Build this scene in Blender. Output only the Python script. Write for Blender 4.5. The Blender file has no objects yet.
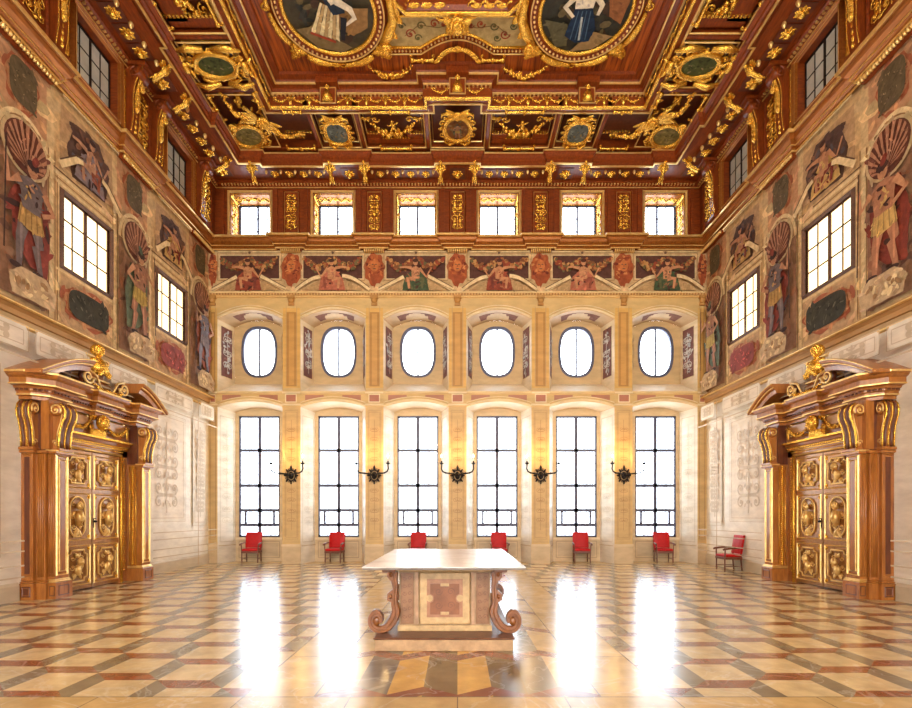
import bpy, math, random
from math import sin, cos, pi, sqrt, atan2, radians
from mathutils import Vector, Matrix
rnd = random.Random(7)
COL = bpy.context.scene.collection

# ------------------------------------------------------------------ colours / materials
def S(r, g, b):
    f = lambda c: ((c/255+0.055)/1.055)**2.4 if c/255 > 0.04045 else c/255/12.92
    return (f(r), f(g), f(b), 1.0)

def mat(name, base=None, base2=None, rough=.5, metal=0.0, nscale=6.0, stretch=(1, 1, 1), bump=0.0, bscale=None,
        coat=0.0, attr=False, amt=.5, rvar=0.0, spec=.5, vein=None, contrast=(.3, .7)):
    m = bpy.data.materials.new(name); m.use_nodes = True
    nt = m.node_tree; N = nt.nodes; L = nt.links
    b = N['Principled BSDF']
    tc = N.new('ShaderNodeTexCoord'); mp = N.new('ShaderNodeMapping'); mp.inputs['Scale'].default_value = stretch
    L.new(tc.outputs['Object'], mp.inputs['Vector'])
    n = N.new('ShaderNodeTexNoise'); n.inputs['Scale'].default_value = nscale; n.inputs['Detail'].default_value = 7
    n.inputs['Roughness'].default_value = .62
    L.new(mp.outputs['Vector'], n.inputs['Vector'])
    mr = N.new('ShaderNodeMapRange'); mr.inputs['From Min'].default_value = contrast[0]; mr.inputs['From Max'].default_value = contrast[1]
    L.new(n.outputs['Fac'], mr.inputs['Value'])
    if attr:
        at = N.new('ShaderNodeAttribute'); at.attribute_name = 'Col'
        d = N.new('ShaderNodeMix'); d.data_type = 'RGBA'
        d.inputs['A'].default_value = (1-amt, 1-amt*1.05, 1-amt*1.15, 1); d.inputs['B'].default_value = (1+amt*.35, 1+amt*.35, 1+amt*.35, 1)
        L.new(mr.outputs['Result'], d.inputs['Factor'])
        mu = N.new('ShaderNodeMix'); mu.data_type = 'RGBA'; mu.blend_type = 'MULTIPLY'; mu.inputs['Factor'].default_value = 1
        L.new(at.outputs['Color'], mu.inputs['A']); L.new(d.outputs['Result'], mu.inputs['B'])
        out = mu.outputs['Result']
    else:
        d = N.new('ShaderNodeMix'); d.data_type = 'RGBA'
        d.inputs['A'].default_value = base; d.inputs['B'].default_value = base2 or base
        L.new(mr.outputs['Result'], d.inputs['Factor']); out = d.outputs['Result']
    if vein:
        w = N.new('ShaderNodeTexNoise'); w.inputs['Scale'].default_value = vein[1]; w.inputs['Detail'].default_value = 8
        w.inputs['Distortion'].default_value = 1.5
        L.new(mp.outputs['Vector'], w.inputs['Vector'])
        s1 = N.new('ShaderNodeMath'); s1.operation = 'SUBTRACT'; s1.inputs[1].default_value = .5; L.new(w.outputs['Fac'], s1.inputs[0])
        s2 = N.new('ShaderNodeMath'); s2.operation = 'ABSOLUTE'; L.new(s1.outputs[0], s2.inputs[0])
        s3 = N.new('ShaderNodeMapRange'); s3.inputs['From Min'].default_value = 0; s3.inputs['From Max'].default_value = .018
        s3.inputs['To Min'].default_value = vein[2]; s3.inputs['To Max'].default_value = 0; L.new(s2.outputs[0], s3.inputs['Value'])
        vm = N.new('ShaderNodeMix'); vm.data_type = 'RGBA'; vm.inputs['B'].default_value = vein[0]
        L.new(s3.outputs['Result'], vm.inputs['Factor']); L.new(out, vm.inputs['A']); out = vm.outputs['Result']
    L.new(out, b.inputs['Base Color'])
    b.inputs['Metallic'].default_value = metal; b.inputs['Roughness'].default_value = rough
    b.inputs['Specular IOR Level'].default_value = spec
    if coat: b.inputs['Coat Weight'].default_value = coat; b.inputs['Coat Roughness'].default_value = .12
    if bump:
        n2 = N.new('ShaderNodeTexNoise'); n2.inputs['Scale'].default_value = bscale or nscale*4; n2.inputs['Detail'].default_value = 5
        L.new(tc.outputs['Object'], n2.inputs['Vector'])
        bp = N.new('ShaderNodeBump'); bp.inputs['Strength'].default_value = bump; bp.inputs['Distance'].default_value = .03
        L.new(n2.outputs['Fac'], bp.inputs['Height']); L.new(bp.outputs['Normal'], b.inputs['Normal'])
    if rvar:
        r = N.new('ShaderNodeMapRange'); r.inputs['To Min'].default_value = rough; r.inputs['To Max'].default_value = rough+rvar
        L.new(n.outputs['Fac'], r.inputs['Value']); L.new(r.outputs['Result'], b.inputs['Roughness'])
    return m

M = {}
M['gold'] = mat('gilding', S(228, 166, 48), S(255, 214, 100), rough=.27, metal=.85, nscale=14, bump=.6, bscale=34)
M['palegold'] = mat('pale_gilding', S(222, 178, 96), S(248, 216, 144), rough=.34, metal=.6, nscale=9, bump=.2, bscale=26)
M['giltwood'] = mat('gilded_light_wood', S(126, 68, 22), S(174, 106, 40), rough=.32, metal=.45, nscale=5, stretch=(5, .7, 5), bump=.05)
M['wood'] = mat('ceiling_wood', S(92, 35, 8), S(142, 64, 17), rough=.42, spec=.3, nscale=5, stretch=(1, 1, 5), coat=.08, bump=.05)
M['woodx'] = mat('ceiling_beam_wood', S(98, 38, 9), S(150, 68, 18), rough=.42, spec=.3, nscale=5, stretch=(5, .7, 5), coat=.08, bump=.05)
M['planks'] = mat('ceiling_planks', S(92, 35, 7), S(182, 90, 24), rough=.45, spec=.3, nscale=3.2, stretch=(4.5, .25, 1), coat=.2, contrast=(.38, .62))
M['darkwood'] = mat('dark_coffer_wood', S(86, 40, 26), S(116, 58, 34), rough=.5, nscale=8)
M['portal'] = mat('portal_walnut', S(136, 78, 28), S(182, 114, 48), rough=.3, nscale=5, stretch=(3, 3, .5), coat=.3, bump=.05)
M['portaldark'] = mat('portal_dark_walnut', S(74, 34, 18), S(112, 56, 28), rough=.35, nscale=5, stretch=(3, 3, .5), coat=.3)
M['bronze'] = mat('door_bronze_wood', S(140, 94, 44), S(178, 126, 64), rough=.35, metal=.3, nscale=12, coat=.3)
M['stone'] = mat('painted_stone', attr=True, rough=.5, nscale=1.6, stretch=(1, 1, 3), amt=.2, spec=.4)
M['fresco'] = mat('fresco_paint', attr=True, rough=.7, nscale=7, amt=.26, spec=.25, contrast=(.36, .64))
M['floor'] = mat('polished_floor_marble', attr=True, rough=.17, nscale=3, amt=.3, vein=((.8, .76, .68, 1), 1.1, .22), rvar=.08, spec=.9)
M['marble'] = mat('tabletop_marble', S(214, 208, 204), S(238, 236, 234), rough=.24, nscale=2, vein=(S(190, 178, 172), 1.6, .4))
M['tstone'] = mat('table_stone', attr=True, rough=.42, nscale=7, amt=.35, bump=.1, bscale=30)
M['scroll'] = mat('table_scroll_wood', S(100, 54, 16), S(150, 88, 32), rough=.35, nscale=7, coat=.4)
M['red'] = mat('red_leather', S(168, 6, 8), S(190, 14, 12), rough=.5, spec=.25, nscale=12)
M['chairwood'] = mat('chair_wood', S(88, 48, 30), S(126, 72, 44), rough=.4, nscale=12, stretch=(3, 3, .6))
M['iron'] = mat('black_iron', S(26, 22, 24), S(52, 44, 42), rough=.45, metal=.7, nscale=12)
M['frame'] = mat('window_lead_frame', S(66, 68, 92), S(88, 88, 108), rough=.5, nscale=12)
M['brownframe'] = mat('brown_window_frame', S(74, 44, 24), S(104, 64, 34), rough=.5, nscale=12)
M['candle'] = mat('candle_wax', S(240, 232, 214), rough=.5)

def emis(name, col, st):
    m = bpy.data.materials.new(name); m.use_nodes = True; nt = m.node_tree; b = nt.nodes['Principled BSDF']
    b.inputs['Base Color'].default_value = col; b.inputs['Emission Color'].default_value = col; b.inputs['Emission Strength'].default_value = st
    b.inputs['Roughness'].default_value = .3
    return m
M['bulb'] = emis('candle_bulb', (1, .78, .45, 1), 30)
M['warmpane'] = emis('lit_warm_pane', (1, .83, .5, 1), 2.5)
M['greypane'] = mat('grey_reflection_pane', S(178, 184, 178), S(206, 208, 198), rough=.25, nscale=2, coat=.6)  # reflections on the glass put into the pale grey colour
def glass():
    m = bpy.data.materials.new('clear_pane'); m.use_nodes = True; nt = m.node_tree; nt.nodes.clear()
    o = nt.nodes.new('ShaderNodeOutputMaterial'); mx = nt.nodes.new('ShaderNodeMixShader'); mx.inputs[0].default_value = .06
    t = nt.nodes.new('ShaderNodeBsdfTransparent'); g = nt.nodes.new('ShaderNodeBsdfGlossy'); g.inputs['Roughness'].default_value = .05
    t.inputs['Color'].default_value = (.96, .98, 1, 1)
    nt.links.new(t.outputs[0], mx.inputs[1]); nt.links.new(g.outputs[0], mx.inputs[2]); nt.links.new(mx.outputs[0], o.inputs[0])
    return m
M['glass'] = glass()

# ------------------------------------------------------------------ mesh builder
class MB:
    def __init__(s, mats='gold', M_=None):
        s.v = []; s.f = []; s.mi = []; s.sm = []; s.c = []; s.mats = [mats] if isinstance(mats, str) else list(mats)
        s.M = M_ or Matrix.Identity(4); s.m = 0; s.col = (1, 1, 1, 1); s.w = 0.0
    def mt(s, name):
        if name not in s.mats: s.mats.append(name)
        s.m = s.mats.index(name); return s
    def add(s, vs, fs, smooth=False):
        b = len(s.v); Mx = s.M
        s.v += [tuple(Mx @ Vector(p)) for p in vs]
        for f in fs:
            s.f.append([b+i for i in f]); s.mi.append(s.m); s.sm.append(smooth); s.c.append(s.col)
    def quad(s, a, b, c, d): s.add([a, b, c, d], [(0, 1, 2, 3)])
    def poly(s, pts): s.add(pts, [tuple(range(len(pts)))])
    def box(s, x0, x1, y0, y1, z0, z1):
        s.add([(x0, y0, z0), (x1, y0, z0), (x1, y1, z0), (x0, y1, z0), (x0, y0, z1), (x1, y0, z1), (x1, y1, z1), (x0, y1, z1)],
              [(0, 3, 2, 1), (4, 5, 6, 7), (0, 1, 5, 4), (1, 2, 6, 5), (2, 3, 7, 6), (3, 0, 4, 7)])
    def bbox(s, x0, x1, y0, y1, z0, z1, b=.01):       # box with chamfered edges on its z faces
        if x0 > x1: x0, x1 = x1, x0
        if y0 > y1: y0, y1 = y1, y0
        vs = []
        for z, k in ((z0, b), (z0+b, 0), (z1-b, 0), (z1, b)):
            vs += [(x0+k, y0+k, z), (x1-k, y0+k, z), (x1-k, y1-k, z), (x0+k, y1-k, z)]
        fs = [(3, 2, 1, 0), (12, 13, 14, 15)]
        for r in range(3):
            for i in range(4): fs.append((4*r+i, 4*r+(i+1) % 4, 4*r+4+(i+1) % 4, 4*r+4+i))
        s.add(vs, fs)
    def prism(s, pts, z0, z1):                          # polygon in local xy, extruded in z
        n = len(pts)
        s.add([(p[0], p[1], z0) for p in pts]+[(p[0], p[1], z1) for p in pts],
              [tuple(range(n))[::-1], tuple(range(n, 2*n))]+[(i, (i+1) % n, n+(i+1) % n, n+i) for i in range(n)])
    def tube(s, pts, r, seg=7, close=False, cap=True):
        P = [Vector(p) for p in pts]; n = len(P)
        if not isinstance(r, (list, tuple)): r = [r]*n
        vs = []; up = Vector((0, 0, 1)); prev = None
        for i in range(n):
            if close: t = P[(i+1) % n]-P[i-1]
            else: t = P[min(i+1, n-1)]-P[max(i-1, 0)]
            if t.length < 1e-9: t = Vector((1, 0, 0))
            t.normalize()
            if prev is None:
                a = t.cross(up)
                if a.length < .1: a = t.cross(Vector((0, 1, 0)))
            else:
                a = prev-t*prev.dot(t)
                if a.length < 1e-6: a = t.cross(up)
            a.normalize(); prev = a; b = t.cross(a)
            for k in range(seg):
                q = 2*pi*k/seg; vs.append(P[i]+(a*cos(q)+b*sin(q))*r[i])
        fs = []
        for i in range(n if close else n-1):
            j = (i+1) % n
            for k in range(seg):
                k2 = (k+1) % seg; fs.append((i*seg+k, i*seg+k2, j*seg+k2, j*seg+k))
        if cap and not close: fs += [tuple(range(seg))[::-1], tuple(range((n-1)*seg, n*seg))]
        s.add(vs, fs, True)
    def ell(s, c, r, rot=0, nu=8, nv=6, half=False):      # ellipsoid; rot about local z; half = dome above z
        vs = []; fs = []; c = Vector(c); cr, sr = cos(rot), sin(rot)
        a0 = 0 if half else -pi/2
        for j in range(nv+1):
            la = a0+(pi/2-a0)*j/nv
            for i in range(nu):
                lo = 2*pi*i/nu; x = r[0]*cos(la)*cos(lo); y = r[1]*cos(la)*sin(lo); z = r[2]*sin(la)
                vs.append((c.x+x*cr-y*sr, c.y+x*sr+y*cr, c.z+z))
        for j in range(nv):
            for i in range(nu): fs.append((j*nu+i, j*nu+(i+1) % nu, (j+1)*nu+(i+1) % nu, (j+1)*nu+i))
        s.add(vs, fs, True)
    def lathe(s, prof, c=(0, 0, 0), seg=12, smooth=True):      # prof [(r,z)] about local z
        n = len(prof); vs = []; fs = []
        for (r, z) in prof:
            for i in range(seg): a = 2*pi*i/seg; vs.append((c[0]+r*cos(a), c[1]+r*sin(a), c[2]+z))
        for j in range(n-1):
            for i in range(seg): fs.append((j*seg+i, j*seg+(i+1) % seg, (j+1)*seg+(i+1) % seg, (j+1)*seg+i))
        s.add(vs, fs, smooth)
    def sweep(s, path, prof, close=False, cap=True):           # path [(x,y)], prof [(off_right,z)]
        n = len(path); P = [Vector((p[0], p[1])) for p in path]; vs = []
        def nr(a, b): d = (b-a).normalized(); return Vector((d.y, -d.x))
        for i in range(n):
            if close: n1 = nr(P[i-1], P[i]); n2 = nr(P[i], P[(i+1) % n])
            else:
                n1 = nr(P[i-1], P[i]) if i else nr(P[0], P[1]); n2 = nr(P[i], P[i+1]) if i < n-1 else n1
            b = n1+n2; b = b/max(b.dot(n1), .25) if b.length > 1e-6 else n1
            for (o, z) in prof: q = P[i]+b*o; vs.append((q.x, q.y, z))
        m = len(prof); fs = []
        for i in range(n if close else n-1):
            j = (i+1) % n
            for k in range(m-1): fs.append((i*m+k, j*m+k, j*m+k+1, i*m+k+1))
        if cap and not close: fs += [tuple(range(m)), tuple(range((n-1)*m, n*m))[::-1]]
        s.add(vs, fs)
    # flat painted shapes in the local xy plane, each a hair above the last
    def lay(s): s.w += .0007; return s.w
    tex = 0; jit = 0
    def p2(s, pts, col=None):
        if col: s.col = col
        w = s.lay(); rg = random.Random(len(s.v))
        if s.jit and len(pts) < 14:                                # brushed, slightly wandering outline
            out = []
            for i in range(len(pts)):
                a, b = pts[i], pts[(i+1) % len(pts)]; l = sqrt((a[0]-b[0])**2+(a[1]-b[1])**2); n = max(1, min(6, int(l/(s.jit*3)))); out.append(a)
                for k in range(1, n): t = k/n; out.append((a[0]+(b[0]-a[0])*t+rg.uniform(-1, 1)*s.jit, a[1]+(b[1]-a[1])*t+rg.uniform(-1, 1)*s.jit))
            pts = out
        if len(pts) > 4:
            from mathutils.geometry import tessellate_polygon
            s.add([(p[0], p[1], w) for p in pts], [tuple(t) for t in tessellate_polygon([[Vector((p[0], p[1], 0)) for p in pts]])])
        else: s.add([(p[0], p[1], w) for p in pts], [tuple(range(len(pts)))])
        if s.tex:
            x0, x1 = min(q[0] for q in pts), max(q[0] for q in pts); y0, y1 = min(q[1] for q in pts), max(q[1] for q in pts); bc = s.col; T = s.tex; J = s.jit; s.tex = 0; s.jit = 0
            sz = .13*sqrt((x1-x0)*(y1-y0)); ang = rg.uniform(0, pi)
            if sz > .008:
                for _ in range(T):
                    x, y = rg.uniform(x0, x1), rg.uniform(y0, y1); ins = False
                    for i in range(len(pts)):
                        a, b = pts[i], pts[i-1]
                        if (a[1] > y) != (b[1] > y) and x < (b[0]-a[0])*(y-a[1])/(b[1]-a[1])+a[0]: ins = not ins
                    if ins:
                        q = rg.choice((.72, .82, .9, 1.12, 1.22, 1.34)); s.e2(x, y, sz*rg.uniform(.6, 1.3), sz*rg.uniform(.2, .45), (bc[0]*q, bc[1]*q*rg.uniform(.94, 1.04), bc[2]*q*rg.uniform(.88, 1.08), 1), ang+rg.uniform(-.5, .5), 7)
            s.tex = T; s.jit = J; s.col = bc
    def r2(s, x0, x1, y0, y1, col=None): s.p2([(x0, y0), (x1, y0), (x1, y1), (x0, y1)], col)
    def e2(s, cx, cy, rx, ry, col=None, rot=0, n=16):
        s.p2([(cx+rx*cos(a)*cos(rot)-ry*sin(a)*sin(rot), cy+rx*cos(a)*sin(rot)+ry*sin(a)*cos(rot)) for a in [2*pi*i/n for i in range(n)]], col)
    def ln(s, pts, w, col=None):                                   # ribbon; w a number or list
        if col: s.col = col
        n = len(pts); z = s.lay(); vs = []
        if not isinstance(w, (list, tuple)): w = [w]*n
        for i in range(n):
            a = pts[max(i-1, 0)]; b = pts[min(i+1, n-1)]; dx, dy = b[0]-a[0], b[1]-a[1]; l = sqrt(dx*dx+dy*dy) or 1
            ox, oy = -dy/l*w[i]/2, dx/l*w[i]/2
            vs += [(pts[i][0]+ox, pts[i][1]+oy, z), (pts[i][0]-ox, pts[i][1]-oy, z)]
        s.add(vs, [(2*i, 2*i+1, 2*i+3, 2*i+2) for i in range(n-1)])
    def dabs(s, cx, cy, rx, ry, n, cols, sz, r=rnd, asp=.5):
        T = s.tex; J = s.jit; s.tex = 0; s.jit = 0
        for _ in range(n):
            a = r.uniform(0, 2*pi); q = sqrt(r.random())
            s.e2(cx+rx*q*cos(a), cy+ry*q*sin(a), sz*r.uniform(.5, 1.2), sz*asp*r.uniform(.5, 1.2), r.choice(cols), r.uniform(0, pi), 7)
        s.tex = T; s.jit = J
    def fr2(s, x0, x1, y0, y1, t, col):
        s.ln([(x0, y0), (x1, y0)], t, col); s.ln([(x1, y0), (x1, y1)], t); s.ln([(x1, y1), (x0, y1)], t); s.ln([(x0, y1), (x0, y0)], t)
    # raised moulded frame of a rectangle in local xy
    def frame(s, x0, x1, y0, y1, t, h):
        o = [(x0, y0), (x1, y0), (x1, y1), (x0, y1)]; i_ = [(x0+t, y0+t), (x1-t, y0+t), (x1-t, y1-t), (x0+t, y1-t)]
        m_ = [(x0+t/2, y0+t/2), (x1-t/2, y0+t/2), (x1-t/2, y1-t/2), (x0+t/2, y1-t/2)]
        vs = [(p[0], p[1], s.w) for p in o]+[(p[0], p[1], s.w+h) for p in m_]+[(p[0], p[1], s.w) for p in i_]
        fs = []
        for r in range(2):
            for k in range(4): fs.append((4*r+k, 4*r+(k+1) % 4, 4*r+4+(k+1) % 4, 4*r+4+k))
        s.add(vs, fs)
    def build(s, name, parent=None, label=None, kind=None):
        me = bpy.data.meshes.new(name)
        org = Vector((0, 0, 0))
        me.from_pydata(s.v, [], s.f)
        for k in s.mats: me.materials.append(M[k])
        me.polygons.foreach_set('material_index', s.mi); me.polygons.foreach_set('use_smooth', s.sm)
        a = me.color_attributes.new('Col', 'FLOAT_COLOR', 'CORNER'); buf = []
        for f, c in zip(s.f, s.c): buf += list(c)*len(f)
        a.data.foreach_set('color', buf); me.update()
        o = bpy.data.objects.new(name, me); COL.objects.link(o)
        if parent: o.parent = parent
        if label: o['label'] = label
        if kind: o['kind'] = kind
        return o

def frm(o, u, v, w, sc=1.0):
    u, v, w = Vector(u)*sc, Vector(v)*sc, Vector(w)*sc
    return Matrix(((u.x, v.x, w.x, o[0]), (u.y, v.y, w.y, o[1]), (u.z, v.z, w.z, o[2]), (0, 0, 0, 1)))
def tag(o, label=None, cat=None, group=None, kind=None):
    if label: o['label'] = label
    if cat: o['category'] = cat
    if group: o['group'] = group
    if kind: o['kind'] = kind
    return o
def empty(name, label=None, cat=None, group=None, kind=None, Mx=None):
    o = bpy.data.objects.new(name, None); COL.objects.link(o); o.empty_display_size = .1
    if Mx is not None: o.matrix_world = Mx
    return tag(o, label, cat, group, kind)
def kids(o): return [c for c in bpy.data.objects if c.parent == o]
def copy_tree(o, parent=None):
    c = o.copy(); COL.objects.link(c); c.parent = parent
    for ch in kids(o): copy_tree(ch, c)
    return c
def place(o, Mx): o.matrix_basis = Mx; return o
ORD = ['first', 'second', 'third', 'fourth', 'fifth', 'sixth', 'seventh', 'eighth', 'ninth', 'tenth', 'eleventh', 'twelfth']

# ------------------------------------------------------------------ gilded relief vocabulary (local xy plane, z out)
def spiral_pts(cx, cy, r, turns, a0, d=1, z=.0, n=None, shrink=.12):
    n = n or int(12*turns)+4; out = []
    for i in range(n):
        t = i/(n-1); rr = r*(1-t*(1-shrink)); a = a0+d*2*pi*turns*t; out.append((cx+rr*cos(a), cy+rr*sin(a), z))
    return out
def volute(mb, cx, cy, r, a0, d=1, turns=1.3, th=None, z=0):
    th = th or r*.22; p = spiral_pts(cx, cy, r, turns, a0, d, z+th*.5); n = len(p)
    mb.tube(p, [th*(1-.5*i/n) for i in range(n)], 6)
    mb.ell((cx, cy, z+th*.3), (th*1.3, th*1.3, th*1.3), 0, 7, 4)
def leaf(mb, x, y, ln, wd, a, h=.03, z=0, lobes=0):
    n = 5; vs = []; ca, sa = cos(a), sin(a)
    prof = [(0, .35), (.2, .85), (.45, 1), (.75, .7), (1, .06)]
    for t, w in prof:
        for k in (-1, -.5, 0, .5, 1):
            px = ln*t; py = wd*w*k*.5; zz = h*(1-k*k)*(1-.3*t)+h*.35*sin(t*pi)
            if k == 0: zz *= .75
            vs.append((x+px*ca-py*sa, y+px*sa+py*ca, z+zz))
    mb.add(vs, [(5*i+k, 5*i+k+1, 5*i+6+k, 5*i+5+k) for i in range(4) for k in range(4)], True)
def acanthus(mb, x, y, ln, wd, a, h=.04, z=0):
    leaf(mb, x, y, ln, wd*.6, a, h*1.2, z+h*.2)
    for i in range(3):
        t = .1+.25*i; px, py = x+ln*t*cos(a), y+ln*t*sin(a)
        for s_ in (-1, 1): leaf(mb, px, py, ln*(.5-.09*i), wd*.35, a+s_*.75, h, z)
def garland(mb, p0, p1, sag, r, seed=0, z=0, axis=(0, -1), n=None):
    rg = random.Random(seed); d = sqrt((p1[0]-p0[0])**2+(p1[1]-p0[1])**2); n = n or max(6, int(d/(r*.8)))
    for i in range(n+1):
        t = i/n; s_ = 4*t*(1-t); cx = p0[0]+(p1[0]-p0[0])*t+axis[0]*sag*s_; cy = p0[1]+(p1[1]-p0[1])*t+axis[1]*sag*s_
        rr = r*(.45+.65*s_)
        for k in range(3):
            a = rg.uniform(0, 2*pi); q = rr*.5
            e = rr*rg.uniform(.42, .62)
            mb.ell((cx+q*cos(a), cy+q*sin(a), z+rr*.45+rg.uniform(0, rr*.3)), (e, e, e), 0, 7, 4)
        leaf(mb, cx, cy, rr*1.5, rr*.8, rg.uniform(0, 2*pi), rr*.3, z+rr*.3)
def bow(mb, x, y, r, z=0):
    for s_ in (-1, 1):
        mb.tube([(x, y, z+r*.2), (x+s_*r*.7, y+r*.5, z+r*.35), (x+s_*r, y, z+r*.2), (x+s_*r*.4, y-r*.15, z+r*.25), (x, y, z+r*.2)], r*.16, 5)
        mb.tube([(x, y, z+r*.2), (x+s_*r*.3, y-r*.7, z+r*.25), (x+s_*r*.15, y-r*1.3, z+r*.1)], [r*.16, r*.12, r*.04], 5)
def bar(mb, x0, x1, y, r, z=0):
    L_ = x1-x0; n = 22; cx = (x0+x1)/2
    pts = []; rs = []
    for i in range(n+1):
        t = i/n; pts.append((x0+L_*t, y, z+r*.7)); rs.append(r*(.45+.35*abs(sin(t*pi*5))))
    mb.tube(pts, rs, 6)
    for s_, x in ((-1, x0), (1, x1)):
        mb.ell((x, y, z+r*.7), (r, r*1.25, r), 0, 7, 5); volute(mb, x+s_*r*.2, y+r*1.6, r*.95, -pi/2, s_, 1, r*.3, z)
    mb.ell((cx, y, z+r*.8), (r*.9, r*1.4, r), 0, 8, 5); leaf(mb, cx, y, r*2.6, r*1.6, -pi/2, r*.5, z+r*.3)
def rosette(mb, x, y, r, z=0, n=8):
    for i in range(n): leaf(mb, x, y, r, r*.62, 2*pi*i/n, r*.3, z)
    for i in range(n//2): leaf(mb, x, y, r*.62, r*.5, 4*pi*i/n+.4, r*.35, z+r*.15)
    mb.ell((x, y, z+r*.3), (r*.26, r*.26, r*.3), 0, 9, 5)
def head(mb, x, y, r, z=0, hair=True, wings=0):
    mb.ell((x, y, z+r*.8), (r*.78, r, r*.85), 0, 12, 8)
    mb.ell((x, y-r*.1, z+r*1.6), (r*.12, r*.24, r*.22), 0, 6, 4)               # nose
    for s_ in (-1, 1):
        mb.ell((x+s_*r*.38, y-r*.28, z+r*1.3), (r*.28, r*.24, r*.28), 0, 7, 5)  # cheeks
        mb.ell((x+s_*r*.3, y+r*.2, z+r*1.5), (r*.2, r*.08, r*.12), 0, 6, 4)      # brows
        mb.ell((x+s_*r*.8, y, z+r*.7), (r*.14, r*.26, r*.2), 0, 6, 4)           # ears
    mb.ell((x, y-r*.5, z+r*1.45), (r*.24, r*.09, r*.14), 0, 7, 4)              # lips
    mb.ell((x, y-r*.75, z+r*1.2), (r*.3, r*.22, r*.28), 0, 7, 4)               # chin
    if hair:
        rg = random.Random(int(abs(x*91+y*37)*10))
        for i in range(13):
            a = pi*(-.1+1.2*i/12); mb.ell((x+cos(a)*r*.8, y+sin(a)*r*.9+r*.1, z+r*.9), (r*.27, r*.27, r*.34), 0, 6, 4)
        for i in range(6):
            a = pi*(.15+.7*i/5); mb.ell((x+cos(a)*r*.5, y+sin(a)*r*.72, z+r*1.35), (r*.22, r*.22, r*.24), 0, 6, 4)
    if wings:
        for s_ in (-1, 1):
            for i in range(5): leaf(mb, x+s_*r*.6, y-r*.3+r*.1*i, wings*(1-.1*i), wings*.32, (0 if s_ > 0 else pi)+s_*(.5-.28*i), r*.25, z+r*.1*i)
def putto(mb, x, y, h, z=0, fl=1, arms=1):
    # small reclining child figure: one body with limbs that taper
    r = h*.11
    mb.tube([(x, y+h*.3, z+r*1.2), (x+fl*h*.03, y+h*.12, z+r*1.5), (x+fl*h*.02, y-h*.08, z+r*1.3), (x, y-h*.16, z+r)], [r*.9, r*1.45, r*1.5, r*1.1], 9)
    head(mb, x-fl*h*.02, y+h*.46, h*.12, z+r*.4)
    for s_ in (-1, 1):
        mb.tube([(x+s_*r, y+h*.26, z+r*1.2), (x+s_*h*.26, y+h*(.2+.12*arms*s_*fl), z+r*1.3), (x+s_*h*.42, y+h*(.3+.12*s_*fl), z+r)], [r*.62, r*.5, r*.36], 7)
        mb.tube([(x+s_*r*.6, y-h*.14, z+r), (x+s_*h*.2, y-h*.26, z+r*1.9), (x+s_*h*.16+fl*h*.05, y-h*.48, z+r)], [r*.95, r*.7, r*.45], 7)
        mb.ell((x+s_*h*.17+fl*h*.08, y-h*.5, z+r), (r*.7, r*.36, r*.4), 0, 7, 4)
def ringframe(mb, cx, cy, a, b, th, z=0, wob=0.0, k=8, n=48, sq=2.0):
    pts = []
    for i in range(n):
        t = 2*pi*i/n; c_, s_ = cos(t), sin(t); q = 2/sq
        px = a*(abs(c_)**q)*(1 if c_ > 0 else -1); py = b*(abs(s_)**q)*(1 if s_ > 0 else -1); w = 1+wob*cos(k*t)
        pts.append((cx+px*w, cy+py*w, z+th*.5))
    mb.tube(pts, th, 8, close=True)
def grotesque(mb, w, h, var=0, z=0, r=None):
    r = (r or w*.05)*.62; c = 0
    mb.tube([(0, -h*.46, z+r), (0, h*.46, z+r)], [r*.7]*2, 6)
    for yy, ww in ((-.44, .5), (-.3, .3), (.02, .34), (.3, .4), (.45, .3)): mb.ell((0, yy*h, z+r), (ww*w*.22, r*1.6, r*1.5), 0, 8, 5)
    lev = [(-.36, .3, 1), (-.16, .38, -1), (.08, .34, 1), (.26, .3, -1), (.4, .2, 1)] if var == 0 else [(-.38, .24, -1), (-.2, .34, 1), (.0, .4, 1), (.2, .26, -1), (.36, .32, 1)]
    for (yy, rr, d) in lev:
        for s_ in (-1, 1):
            R_ = rr*w*.58
            p = [(0, yy*h-d*R_*.8, z+r)]+spiral_pts(s_*w*.27, yy*h, R_, 1.25, (-pi/2 if d > 0 else pi/2), s_*d, z+r)
            mb.tube(p, [r*(1.1-.5*i/len(p)) for i in range(len(p))], 6)
            mb.ell((s_*w*.27, yy*h, z+r), (r*1.6, r*1.6, r*1.6), 0, 7, 4)
            acanthus(mb, s_*w*.1, yy*h+d*R_*.4, w*.3, w*.2, pi/2-s_*.8 if d > 0 else -pi/2+s_*.8, r*.9, z)
    if var == 0:
        for s_ in (-1, 1):
            mb.tube([(0, -h*.1, z+r), (s_*w*.3, -h*.02, z+r), (s_*w*.32, h*.1, z+r), (s_*w*.12, h*.2, z+r), (0, h*.18, z+r)], r*.8, 6)
        head(mb, 0, h*.06, w*.13, z+r*.3)
    else:
        mb.ell((0, -h*.04, z+r), (w*.15, h*.06, r*2), 0, 10, 6); mb.ell((0, h*.03, z+r), (w*.2, r, r*1.6), 0, 10, 5)
        head(mb, 0, h*.13, w*.1, z+r*.3)
    for s_ in (-1, 1): bow(mb, s_*w*.2, h*.44, w*.1, z)
LP, EXPO, SCL, WS = 1.0, -0.34, 1.3, 12
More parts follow.
